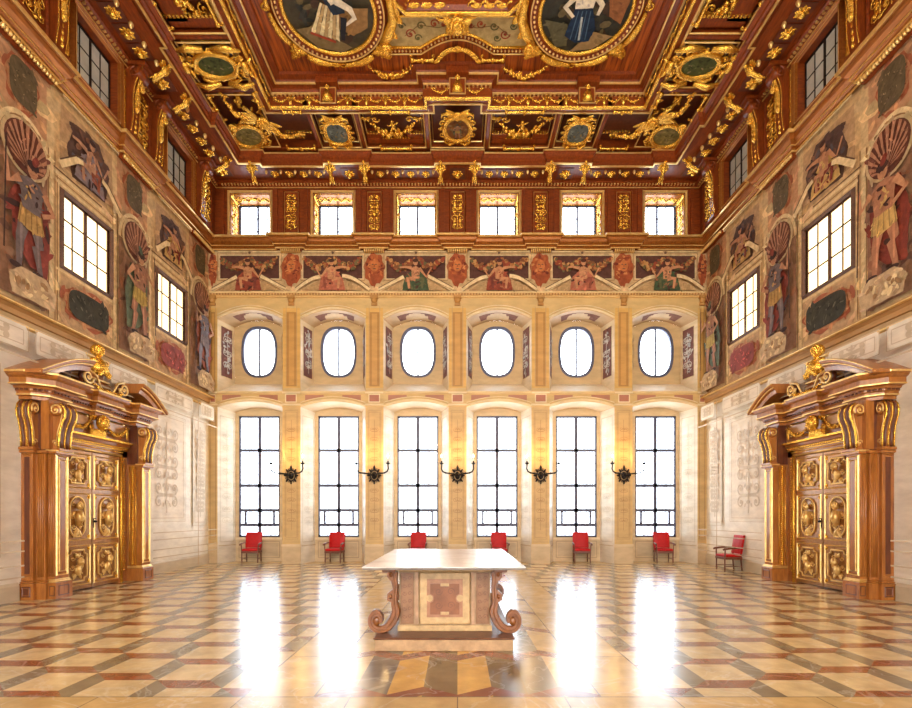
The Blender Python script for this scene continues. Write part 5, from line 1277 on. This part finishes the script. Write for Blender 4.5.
    g.build('gilded_jamb_edge', P)
    # lintel mouldings
    lp_ = [(-1.2, .2), (1.2, .2)][::-1]
    l = MB('portal', B); l.sweep([(1.18, .19), (-1.18, .19)][::-1][::-1], [(0, 3.34)]*2) if False else None
    def run(mb_, path, prof): mb_.sweep(path if path[0][0] > path[-1][0] else path, prof)
    PR = lambda pts: [(-o, z) for o, z in pts]        # local y out: path running +x has right normal -y
    l.sweep([(-1.18, .19), (1.18, .19)], PR([(0, 3.33), (.03, 3.34), (.03, 3.4), (.08, 3.42), (.1, 3.47), (.16, 3.5), (.16, 3.53), (0, 3.55)]))
    l.mt('gold'); l.sweep([(-1.18, .19), (1.18, .19)], PR([(.14, 3.49), (.18, 3.49), (.18, 3.535), (.14, 3.54)]))
    for q_ in range(36): l.box(-1.15+q_*.065, -1.15+q_*.065+.035, .22, .27, 3.36, 3.4)
    l.sweep([(-1.18, .19), (1.18, .19)], PR([(.02, 3.325), (.045, 3.325), (.045, 3.345), (.02, 3.35)])); l.build('lintel_moulding', P)
    # frieze with mask and swags
    fz = MB('portal', B); fz.box(-1.2, 1.2, 0, .24, 3.55, 4.02)
    fz.mt('bronze'); fz.bbox(-.95, -.3, .24, .3, 3.72, 3.96, .02); fz.bbox(.3, .95, .24, .3, 3.72, 3.96, .02); fz.mt('palegold'); fz.M = vface(None, B, y=.24); fz.w = 0; fz.frame(-1.0, -.25, 3.66, 4.0, .03, .03); fz.frame(.25, 1.0, 3.66, 4.0, .03, .03); fz.build('frieze', P)
    mk = MB('gold', vface(None, B, y=.25)); head(mk, 0, 3.84, .16, .04)
    for q_ in range(7): acanthus(mk, -.15+.05*q_, 3.7, .22, .12, -pi/2+(q_-3)*.12, .05, .04)
    for q_ in (-1, 1): volute(mk, q_*.18, 3.96, .08, 0, q_, 1.3, .022, .04); volute(mk, q_*.2, 3.72, .07, 0, -q_, 1.3, .02, .04); acanthus(mk, q_*.1, 3.95, .2, .14, pi/2-q_*.4, .05, .05)
    mk.build('gilded_mask', P, 'gilded leafy mask over the door')
    for q_ in (-1, 1):
        sw = MB('gold', vface(None, B, y=.3)); garland(sw, (q_*.26, 3.86), (q_*1.0, 3.86), .2, .05, 3); bow(sw, q_*1.02, 3.88, .08); leaf(sw, q_*1.02, 3.86, .26, .1, -pi/2, .04); sw.build('gilded_swag', P)
    # pilasters
    for s_ in (-1, 1):
        q_ = MB('portal', B); X = lambda a, b: sorted((s_*a, s_*b))
        q_.box(*X(1.21, 1.71), 0, .24, .39, 3.0); q_.box(*X(1.205, 1.64), .2, .43, .39, 3.0); q_.box(*X(1.22, 1.57), .4, .565, .39, 3.0)
        po = q_.build('pilaster', P)
        g = MB('palegold', vface(None, B, y=.565)); g.w = 0; a, b = X(1.24, 1.55); g.frame(a, b, .46, 2.92, .03, .025); g.frame(a+.06, b-.06, .54, 2.84, .02, .03); g.mt('portal'); g.box(a+.09, b-.09, .57, 2.8, 0, .02); g.build('shaft_panel', po, 'gold-edged shaft panel')
        for sg, xx in ((-1, s_*1.57 if s_ < 0 else s_*1.22), (1, s_*1.22 if s_ < 0 else s_*1.57)):
            g = MB('portal', vface(None, B, x=xx, sgn=sg)); g.w = 0; g.frame(.44, .56, .5, 2.86, .02, .015); g.mt('gold') if (s_ > 0 and sg < 0) or (s_ < 0 and sg > 0) else None
            if (s_ > 0 and sg < 0) or (s_ < 0 and sg > 0):
                for r_ in range(50): g.ell((.34, .44+r_*.051, .02), (.055, .022, .035), .6, 7, 4)
                g.tube([(.26, .42, .015), (.26, 2.95, .015)], .014, 5); g.tube([(.42, .42, .015), (.42, 2.95, .015)], .014, 5)
            g.build('edge_strip', po)
        g = MB('portal', vface(None, B, x=s_*1.71, sgn=s_)); g.w = 0; g.frame(.02, .22, .46, 2.92, .03, .02); g.mt('portaldark'); g.box(.07, .17, .52, 2.86, 0, .006)
        for xx in (.29, .335, .38): g.mt('portal'); g.M = vface(None, B, x=s_*1.64, sgn=s_); g.tube([(xx, .45, 0), (xx, 2.95, 0)], .018, 6)
        g.M = vface(None, B, x=s_*1.57, sgn=s_)
        for xx in (.45, .5, .54): g.tube([(xx, .45, 0), (xx, 2.95, 0)], .016, 6)
        g.build('side_fluting', po)
        b_ = MB('portal', B)
        for (x0, x1, p1) in ((1.188, 1.76, .29), (1.184, 1.69, .48), (1.18, 1.62, .62)):
            b_.bbox(*X(x0, x1), 0, p1, 0, .33, .008); b_.mt('palegold' if p1 > .6 else 'portal'); b_.bbox(*X(x0+.01, x1-.015), 0, p1-.015, .33, .37, .015); b_.bbox(*X(x0+.02, x1-.03), 0, p1-.03, .37, .4, .015); b_.mt('portal')
            b_.bbox(*X(x0, x1), 0, p1+.01, 2.94, 3.0, .012)
        b_.mt('palegold'); b_.bbox(*X(1.17, 1.63), .42, .64, 2.985, 3.02, .01); b_.mt('portaldark')
        b_.M = vface(None, B, y=.62); b_.w = 0; a, b = X(1.27, 1.55); b_.frame(a, b, .06, .27, .02, .012); b_.M = vface(None, B, x=s_*1.76, sgn=s_); b_.frame(.05, .23, .06, .27, .03, .012); b_.box(.09, .19, .1, .23, 0, .004); b_.M = vface(None, B, x=s_*1.62, sgn=s_); b_.frame(.49, .6, .06, .27, .02, .012)
        b_.build('pilaster_base', po)
        c = MB('portaldark', B); c.box(*X(1.2, 1.62), 0, .46, 3.0, 4.05); c.mt('portal'); c.bbox(*X(1.5, 1.64), .34, .5, 3.02, 4.02, .01); c.build('corner_block', P)
        s_console(B @ Matrix.Translation((s_*1.39, 0, 0)), 'S-shaped console facing the hall', P)
        # console facing the end of the portal
        R_ = B @ frm((s_*1.06, .14, 0), (0, -s_*1.0, 0), (s_, 0, 0), (0, 0, 1), 1.0) @ Matrix.Diagonal((.75, 1.12, 1, 1))
        R_ = B @ frm((s_*1.27, .15, 0), (0, .8, 0), (s_*.78, 0, 0), (0, 0, 1))
        s_console(R_, 'S-shaped console facing along the wall', P)
    # entablature
    def plan(q): return [(-1.75, 0), (-1.75, .26), (-1.6, .45), (-1.15, .45), (-1.15, .27), (-.2, .27), (-.2, .38), (.2, .38), (.2, .27), (1.15, .27), (1.15, .45), (1.6, .45), (1.75, .26), (1.75, 0)]
    pl = plan(0)
    en = MB('portal', B)
    en.sweep(pl, PR([(-.2, 4.0), (.02, 4.0), (.02, 4.06), (.07, 4.08), (.07, 4.14), (.1, 4.16), (.1, 4.2), (-.2, 4.2)]), cap=False)
    en.sweep(pl, PR([(-.2, 4.2), (.13, 4.2), (.15, 4.24), (.24, 4.26), (.24, 4.38), (.3, 4.42), (.33, 4.47), (.33, 4.5), (-.25, 4.52)]), cap=False)
    en.mt('palegold'); en.sweep(pl, PR([(.235, 4.255), (.26, 4.255), (.26, 4.28), (.235, 4.285)]), cap=False); en.sweep(pl, PR([(.32, 4.47), (.345, 4.47), (.345, 4.505), (.32, 4.51)]), cap=False); en.sweep(pl, PR([(.06, 4.075), (.085, 4.075), (.085, 4.1), (.06, 4.1)]), cap=False)
    en.mt('portaldark')
    for (a, b) in zip(pl, pl[1:]):
        d = Vector((b[0]-a[0], b[1]-a[1])); L_ = d.length; d.normalize(); nr_ = Vector((-d.y, d.x)); n_ = int(L_/.075)
        for r_ in range(n_):
            c_ = Vector(a)+d*(L_*(r_+.5)/n_)+nr_*.1; en.box(c_.x-.02, c_.x+.02, c_.y-.02, c_.y+.035, 4.165, 4.205)
    en.box(-1.55, 1.55, 0, .27, 4.0, 4.5)
    en.build('entablature', P)
    # broken segmental pediment
    def seg(t0, t1, z0, z1, p1, inv=1):
        s = MB('portal', B); n = 12; prof = lambda p: [(0, -.0), (p, 0.0), (p, -.07), (p-.05, -.09), (p-.05, -.13), (p-.1, -.15), (p-.13, -.24), (0, -.24)]
        vs = []; pr = prof(p1); m_ = len(pr)
        for i in range(n+1):
            t = i/n; x = t0+(t1-t0)*t; zc = z0+(z1-z0)*sin(t*pi/2*.92)/sin(pi/2*.92)
            for (p, dz) in pr: vs.append((x, p, max(zc+dz, 4.45) if dz < 0 else max(zc, 4.5)))
        s.add(vs, [(i*m_+k_, (i+1)*m_+k_, (i+1)*m_+(k_+1) % m_, i*m_+(k_+1) % m_) for i in range(n) for k_ in range(m_)])
        s.add(vs[:m_], [tuple(range(m_))]); s.add(vs[-m_:], [tuple(range(m_))])
        # lower filling
        s.mt('portaldark')
        vs = []
        for i in range(n+1):
            t = i/n; x = t0+(t1-t0)*t; zc = z0+(z1-z0)*sin(t*pi/2*.92)/sin(pi/2*.92); vs += [(x, .2, 4.48), (x, .2, max(4.48, zc-.2))]
        s.add(vs, [(2*i, 2*i+2, 2*i+3, 2*i+1) for i in range(n)])
        s.mt('palegold')
        for (dp, dz) in ((.0, -.01), (-.05, -.1)):
            s.tube([(t0+(t1-t0)*i/n, p1+dp, max(z0+(z1-z0)*sin(i/n*pi/2*.92)/sin(pi/2*.92)+dz, 4.47)) for i in range(n+1)], .014, 5)
        s.build('pediment_arch', P, 'half of the broken curved pediment')
    seg(-2.08, -.68, 4.52, 5.1, .74); seg(2.08, 1.02, 4.52, 5.04, .74)
    # pedestal, volutes and bust
    pd = MB('portaldark', B); pd.box(-.62, .62, 0, .3, 4.5, 4.62); pd.mt('portal'); pd.bbox(-.5, .5, 0, .26, 4.62, 4.85, .03); pd.mt('palegold'); pd.bbox(-.42, .42, 0, .3, 4.85, 4.9, .01); pd.mt('portal'); pd.bbox(-.2, .2, 0, .3, 4.9, 5.02, .02)
    pd.build('bust_pedestal', P)
    for q_ in (-1, 1):
        v = MB('palegold', vface(None, B, y=.5)); volute(v, q_*.6, 4.78, .16, 0 if q_ < 0 else pi, q_, 1.6, .035); v.tube([(q_*.6, 4.94, .03), (q_*.35, 4.86, .03), (q_*.2, 4.6, .03)], [.03, .025, .02], 6); v.mt('portaldark'); v.ell((q_*.6, 4.78, -.06), (.15, .15, .1), 0, 14, 6); v.box(q_*.6-.12, q_*.6+.12, 4.5, 4.7, -.25, -.02); v.build('pediment_volute', P)
    sw = MB('gold', vface(None, B, y=.52)); garland(sw, (-.45, 4.66), (.55, 4.66), .12, .06, 6); sw.build('pediment_swag', P)
    b = MB('gold', vface(None, B, y=.34)); b.tube([(0, 5.0, -.02), (0, 5.12, 0), (0, 5.24, .0), (0, 5.34, -.02)], [.16, .2, .15, .08], 12)
    for q_ in (-1, 1): b.ell((q_*.17, 5.26, .0), (.1, .09, .09), 0, 9, 6); acanthus(b, q_*.05, 5.1, .24, .16, -pi/2+q_*.7, .05, .1); volute(b, q_*.2, 5.0, .09, 0, q_, 1.3, .03, .05)
    b.tube([(0, 5.28, -.02), (0, 5.42, -.02)], [.07, .06], 10); head(b, 0, 5.53, .13, -.12); b.ell((0, 5.55, -.08), (.12, .14, .12), 0, 10, 7)
    b.build('gilded_bust', P, 'gilded bust crowning the portal')
for sd in (-1, 1): door_portal(sd)

# ================================================================== TABLE
TX = (444.5-457.5)*6.4/500
t = empty('stone_table', 'large display table with white marble top, inlaid stone body and carved scroll legs', 'table'); t.location = (TX, 0, 0)
TL = S(206, 172, 124); TB = S(158, 114, 80); TR = S(146, 92, 60); TD = S(92, 56, 36)
tt = MB('marble'); tt.bbox(-1.01, 1.01, 6.15, 9.42, 1.046, 1.06, .004); tt.mt('tstone'); tt.col = S(150, 142, 136); tt.bbox(-1.005, 1.005, 6.155, 9.415, 1.022, 1.046, .008); tt.build('table_top', t, 'white polished marble slab')
pl_ = MB('tstone'); pl_.col = S(188, 152, 112); pl_.bbox(-.86, .86, 6.22, 9.3, 0, .15, .01); pl_.col = S(112, 72, 48); pl_.bbox(-.88, .88, 6.2, 9.32, .15, .172, .008); pl_.build('plinth', t)
bd_ = MB('tstone'); bd_.col = S(184, 150, 112); bd_.box(-.6, .6, 6.58, 8.95, .172, .96); bd_.col = TL; bd_.bbox(-.62, .62, 6.56, 8.97, .172, .25, .01); bd_.bbox(-.62, .62, 6.56, 8.97, .955, 1.0, .01); bd_.col = TD; bd_.box(-.7, .7, 6.5, 9.0, .985, 1.022)
body = bd_.build('table_body', t)
FB_ = frm((0, 6.575, 0), (1, 0, 0), (0, 0, 1), (0, -1, 0))
def pnl(fn, name, lab):
    p = MB('tstone', FB_); p.w = 0; fn(p); p.build(name, body, lab)
for q_ in (-1, 1):
    def f1(p):
        p.col = TB; a, b = sorted((q_*.41, q_*.58)); p.bbox(a, b, .27, .94, 0, .012, .004); p.col = TR; p.frame(a+.015, b-.015, .3, .91, .012, .015); p.w = .013
        for k_ in range(6):
            for s_ in (-1, 1): p.ln([(x, y) for x, y, _ in spiral_pts((a+b)/2+s_*.035, .37+k_*.1, .03, 1.2, 0, s_)], .008, S(128, 84, 60)); p.w = .013
    pnl(f1, 'carved_side_panel', 'brown carved stone panel')
def f2(p):
    p.col = TL; p.bbox(-.33, .33, .27, .95, 0, .02, .006); p.col = S(180, 128, 96); p.bbox(-.235, .235, .36, .86, .02, .024, .002)
    p.col = TL; p.frame(-.34, .34, .26, .955, .03, .03)
    for s_ in (-1, 1): p.col = S(190, 150, 116); p.box(s_*.37-.02, s_*.37+.02, .27, .95, 0, .022)
    # cushion-shaped inlay with cut-ins
    o = [(-.19, .40), (-.06, .40), (-.06, .44), (.06, .44), (.06, .40), (.19, .40), (.19, .55), (.15, .57), (.14, .61), (.15, .65), (.19, .67), (.19, .8), (.06, .8), (.06, .76), (-.06, .76), (-.06, .8), (-.19, .8), (-.19, .67), (-.15, .65), (-.14, .61), (-.15, .57), (-.19, .55)]
    p.col = TR; n = len(o); p.add([(x, y, .026) for x, y in o]+[(x, y, .04) for x, y in o], [(i, (i+1) % n, n+(i+1) % n, n+i) for i in range(n)]+[tuple(range(n, 2*n))])
    p.w = .042
    for s_ in (-1, 1):
        for z in (.52, .7): p.ln([(x, y) for x, y, _ in spiral_pts(s_*.08, z, .05, 1.4, 0, s_)], .01, S(126, 78, 54)); p.w = .042
    p.col = TL; p.box(-.055, .055, .395, .43, .024, .036); p.box(-.055, .055, .77, .805, .024, .036)
    for s_ in (-1, 1): p.prism([(s_*(.235), .61+.045*sin(a)) if False else (s_*(.2+.045*cos(a)*-1), .61+.045*sin(a)) for a in [2*pi*i/14 for i in range(14)]], .024, .036)
pnl(f2, 'inlaid_centre_panel', 'square inlaid panel with a cushion-shaped brown carving')
# carved scroll legs
def leg_mb():
    g = MB('scroll'); TH = .06
    # centreline in (x outward, z); body side is x=0
    main = [(.03, .80), (.04, .70), (.02, .58), (.03, .47), (.035, .38), (.01, .28), (.045, .18), (.13, .085), (.23, .045), (.33, .05), (.395, .11), (.4, .19), (.345, .255), (.28, .245), (.24, .19), (.26, .135)]
    wd = [.055, .055, .042, .042, .052, .065, .066, .06, .05, .05, .052, .052, .048, .042, .034, .026]
    # smooth by Catmull-Rom
    P = []; Wd = []
    for i in range(len(main)-1):
        p0, p1, p2, p3 = main[max(i-1, 0)], main[i], main[i+1], main[min(i+2, len(main)-1)]
        for k_ in range(5):
            u = k_/5; P.append(tuple(.5*(2*p1[j]+(p2[j]-p0[j])*u+(2*p0[j]-5*p1[j]+4*p2[j]-p3[j])*u*u+(3*p1[j]-p0[j]-3*p2[j]+p3[j])*u**3) for j in (0, 1))); Wd.append(wd[i]+(wd[i+1]-wd[i])*u)
    P.append(main[-1]); Wd.append(wd[-1])
    def ribbon(P, Wd, th):
        n = len(P); vs = []
        for i in range(n):
            a, b = P[max(i-1, 0)], P[min(i+1, n-1)]; dx, dz = b[0]-a[0], b[1]-a[1]; l = sqrt(dx*dx+dz*dz) or 1; ox, oz = -dz/l*Wd[i], dx/l*Wd[i]
            for (q_, y) in ((1, -th*.6), (.8, -th), (-.8, -th), (-1, -th*.6), (-1, th*.6), (-.8, th), (.8, th), (1, th*.6)): vs.append((P[i][0]+ox*q_, y, P[i][1]+oz*q_))
        g.add(vs, [(i*8+k_, i*8+(k_+1) % 8, (i+1)*8+(k_+1) % 8, (i+1)*8+k_) for i in range(n-1) for k_ in range(8)]+[tuple(range(8)), tuple(range((n-1)*8, n*8))])
    ribbon(P, Wd, TH)
    up = [(.02, .74), (.06, .82), (.11, .80), (.125, .74), (.09, .70), (.06, .73)]; ribbon(up, [.03, .035, .035, .03, .025, .02], TH*.95)
    kn = [(.03, .50), (.07, .54), (.12, .50), (.125, .44), (.085, .42), (.05, .46)]; ribbon(kn, [.025, .03, .032, .03, .024, .02], TH*.9)
    for (x, z, r) in ((.315, .155, .06), (.085, .765, .035), (.09, .475, .03)):
        for s_ in (-1, 1): g.ell((x, s_*TH*.7, z), (r, .035, r), 0, 12, 8)
    for s_ in (-1, 1):
        g.tube([(P[i][0]+.0, s_*(TH+.002), P[i][1]) for i in range(0, len(P)-6)], [.01]*(len(P)-6), 5)
    return g
l0 = leg_mb(); base_leg = None
for sx in (-1, 1):
    for yy in (6.52, 9.0):
        if base_leg is None: o = l0.build('scroll_leg', t); base_leg = o
        else: o = base_leg.copy(); COL.objects.link(o); o.parent = t
        o.location = (sx*.625, yy, .172); o.scale = (sx*.82, 1, .99)
        o['label'] = 'carved brown scroll leg'
for sx in (-1, 1):
    for yy in (6.52, 9.0):
        c = MB('scroll'); c.bbox(sx*.72-.085, sx*.72+.085, yy-.075, yy+.075, .96, 1.022, .008); c.build('leg_block', t, 'dark block between leg and marble slab')

# ================================================================== CHAIRS
def make_chair():
    e = empty('armchair'); w2, d2 = .3, .27
    s = MB('red'); s.bbox(-.27, .27, -.27, .25, .42, .5, .025); s.build('seat', e, 'red leather seat')
    b = MB('red'); n = 8; vs = []
    for i in range(n+1):
        t_ = i/n; z = .52+.56*t_; y = .23+.09*t_; bul = .02*sin(pi*t_)
        vs += [(-.28, y-.03-bul*.3, z), (-.14, y-.04-bul, z), (.14, y-.04-bul, z), (.28, y-.03-bul*.3, z), (.28, y+.03, z), (-.28, y+.03, z)]
    b.add(vs, [(6*i+k, 6*i+(k+1) % 6, 6*i+6+(k+1) % 6, 6*i+6+k) for i in range(n) for k in range(6)]+[(5, 4, 3, 2, 1, 0), tuple(range(6*n, 6*n+6))], False); b.build('backrest', e, 'red leather back')
    f = MB('chairwood'); f.bbox(-.29, .29, -.28, .26, .345, .42, .008); f.build('seat_frame', e)
    for sx in (-1, 1):
        l = MB('chairwood'); l.tube([(sx*.27, -.25, 0), (sx*.27, -.25, .06), (sx*.27, -.25, .2), (sx*.27, -.25, .42), (sx*.285, -.25, .5), (sx*.29, -.25, .66)], [.018, .026, .02, .027, .02, .022], 8); l.build('leg', e)
        l = MB('chairwood'); l.tube([(sx*.25, .27, 0), (sx*.25, .24, .3), (sx*.25, .24, .52), (sx*.25, .33, 1.06)], [.02, .024, .024, .02], 8); l.build('leg', e)
        a = MB('chairwood'); a.tube([(sx*.27, .26, .7), (sx*.3, .08, .7), (sx*.315, -.12, .685), (sx*.315, -.28, .665), (sx*.315, -.325, .64)], [.018, .024, .03, .034, .026], 8); a.build('armrest', e)
        r = MB('chairwood'); r.tube([(sx*.27, -.25, .14), (sx*.25, .25, .14)], .014, 6); r.build('stretcher', e)
    return e
ch = make_chair()
CH = [(-7.38, 17.84, .12, 'red leather armchair under the first tall window from the left'), (-4.4, 17.84, -.06, 'red leather armchair under the second tall window from the left'),
      (-1.42, 17.84, 0, 'red armchair half hidden behind the left part of the marble table top'), (1.5, 17.84, 0, 'red armchair half hidden behind the right part of the marble table top'),
      (4.45, 17.84, -.1, 'red leather armchair under the fifth tall window from the left'), (7.38, 17.84, -.14, 'red leather armchair under the last tall window on the right'),
      (8.37, 15.42, -1.62, 'red leather armchair seen from the side against the right wall')]
for k, (x, y, a, lab) in enumerate(CH):
    o = ch if k == 0 else copy_tree(ch); o.location = (x, y+(.1 if y > 17 else 0), 0); o.rotation_euler = (0, 0, a); tag(o, lab, 'chair', 'red armchairs round the hall')

# ================================================================== SCONCES
def make_sconce():
    e = empty('wall_sconce'); p = MB('iron', frm((0, -.02, 0), (1, 0, 0), (0, 0, 1), (0, -1, 0)))
    p.ell((0, 0, .03), (.09, .12, .06), 0, 16, 6); ringframe(p, 0, 0, .13, .16, .018)
    for k in range(8):
        a = pi/2+2*pi*k/8; leaf(p, .13*cos(a), .15*sin(a), .09, .07, a, .03, .02); p.ell((.21*cos(a), .24*sin(a), .03), (.028, .028, .03), 0, 8, 5)
        volute(p, .15*cos(a+.4), .17*sin(a+.4), .045, a, 1, 1.2, .012, .02)
    rosette(p, 0, 0, .1, .07, 8); head(p, 0, 0, .05, .08); leaf(p, 0, .16, .16, .08, pi/2, .04, .02)
    p.build('back_plate', e)
    for s_ in (-1, 1):
        a = MB('iron'); P = [(s_*.03, -.1, .0), (s_*.12, -.24, .03), (s_*.26, -.36, .04), (s_*.38, -.42, .05), (s_*.47, -.45, .09), (s_*.51, -.46, .17), (s_*.5, -.46, .26), (s_*.5, -.46, .32)]
        a.tube(P, [.03, .026, .024, .023, .023, .022, .02, .024], 7); a.ell((s_*.26, -.36, .04), (.03, .03, .035), 0, 8, 6); a.ell((s_*.38, -.42, .05), (.024, .024, .03), 0, 8, 6)
        a.lathe([(.0, .3), (.03, .3), (.075, .335), (.078, .345), (.03, .34), (.022, .37), (.022, .40), (0, .4)], (s_*.5, -.46, 0), 12); ar = a.build('arm', e)
        c = MB('candle'); c.lathe([(0, .38), (.016, .38), (.016, .5), (0, .5)], (s_*.5, -.46, 0), 10); c.build('candle', ar, 'white candle')
        b = MB('bulb'); b.lathe([(0, .5), (.012, .505), (.02, .53), (.014, .565), (.003, .6), (0, .605)], (s_*.5, -.46, 0), 10); b.build('bulb', ar, 'glowing flame-shaped bulb')
    return e
sc0 = make_sconce()
for k, x in enumerate(PIER):
    o = sc0 if k == 0 else copy_tree(sc0); o.scale = (1.08, 1.05, 1.15); o.location = (x, YF, 3.08); tag(o, 'black iron two-armed sconce on a far pier, %s from left' % ORD[k], 'sconce', 'iron candle sconces of the far wall')
    for s_ in (-1, 1):
        l = bpy.data.lights.new('sconce_light', 'POINT'); l.energy = 26*SCL; l.color = (1, .6, .2); l.shadow_soft_size = .04
        q_ = bpy.data.objects.new('sconce_light', l); COL.objects.link(q_); q_.location = (x+s_*.5, YF-.5, 3.08+.74)
# ================================================================== LIGHT
w = bpy.data.worlds.new('daylight'); bpy.context.scene.world = w; w.use_nodes = True
bg = w.node_tree.nodes['Background']; bg.inputs['Color'].default_value = (.82, .91, 1, 1); bg.inputs['Strength'].default_value = WS
# rear wall with its own windows
mb = MB('stone', frm((0, YR, 0), (1, 0, 0), (0, 0, 1), (0, 1, 0))); mb.col = STONE
RH = [(cx-.85, cx+.85, .9, 5.4) for cx in BAYS]+[(cx-.75, cx+.75, 6.6, 8.7) for cx in BAYS]+[(cx-.75, cx+.75, 11.4, 13.0) for cx in BAYS]
grid(mb, -W, W, 0, 14.5, RH, .3); tag(mb.build('wall_near'), 'wall behind the camera with window openings', 'wall', kind='structure')
for i, cx in enumerate(BAYS):
    portal_light((cx, YR-.28, 3.15), 1.6, 4.4, (pi/2, 0, 0), 90*LP, (1, .97, .92)); portal_light((cx, YR-.28, 7.65), 1.4, 2.0, (pi/2, 0, 0), 300*LP, (1, .91, .76)); portal_light((cx, YR-.28, 12.2), 1.4, 1.5, (pi/2, 0, 0), 200*LP, (1, .91, .76))
sc = bpy.context.scene; sc.view_settings.view_transform = 'Standard'; sc.view_settings.look = 'None'; sc.view_settings.gamma = 1; sc.view_settings.exposure = EXPO
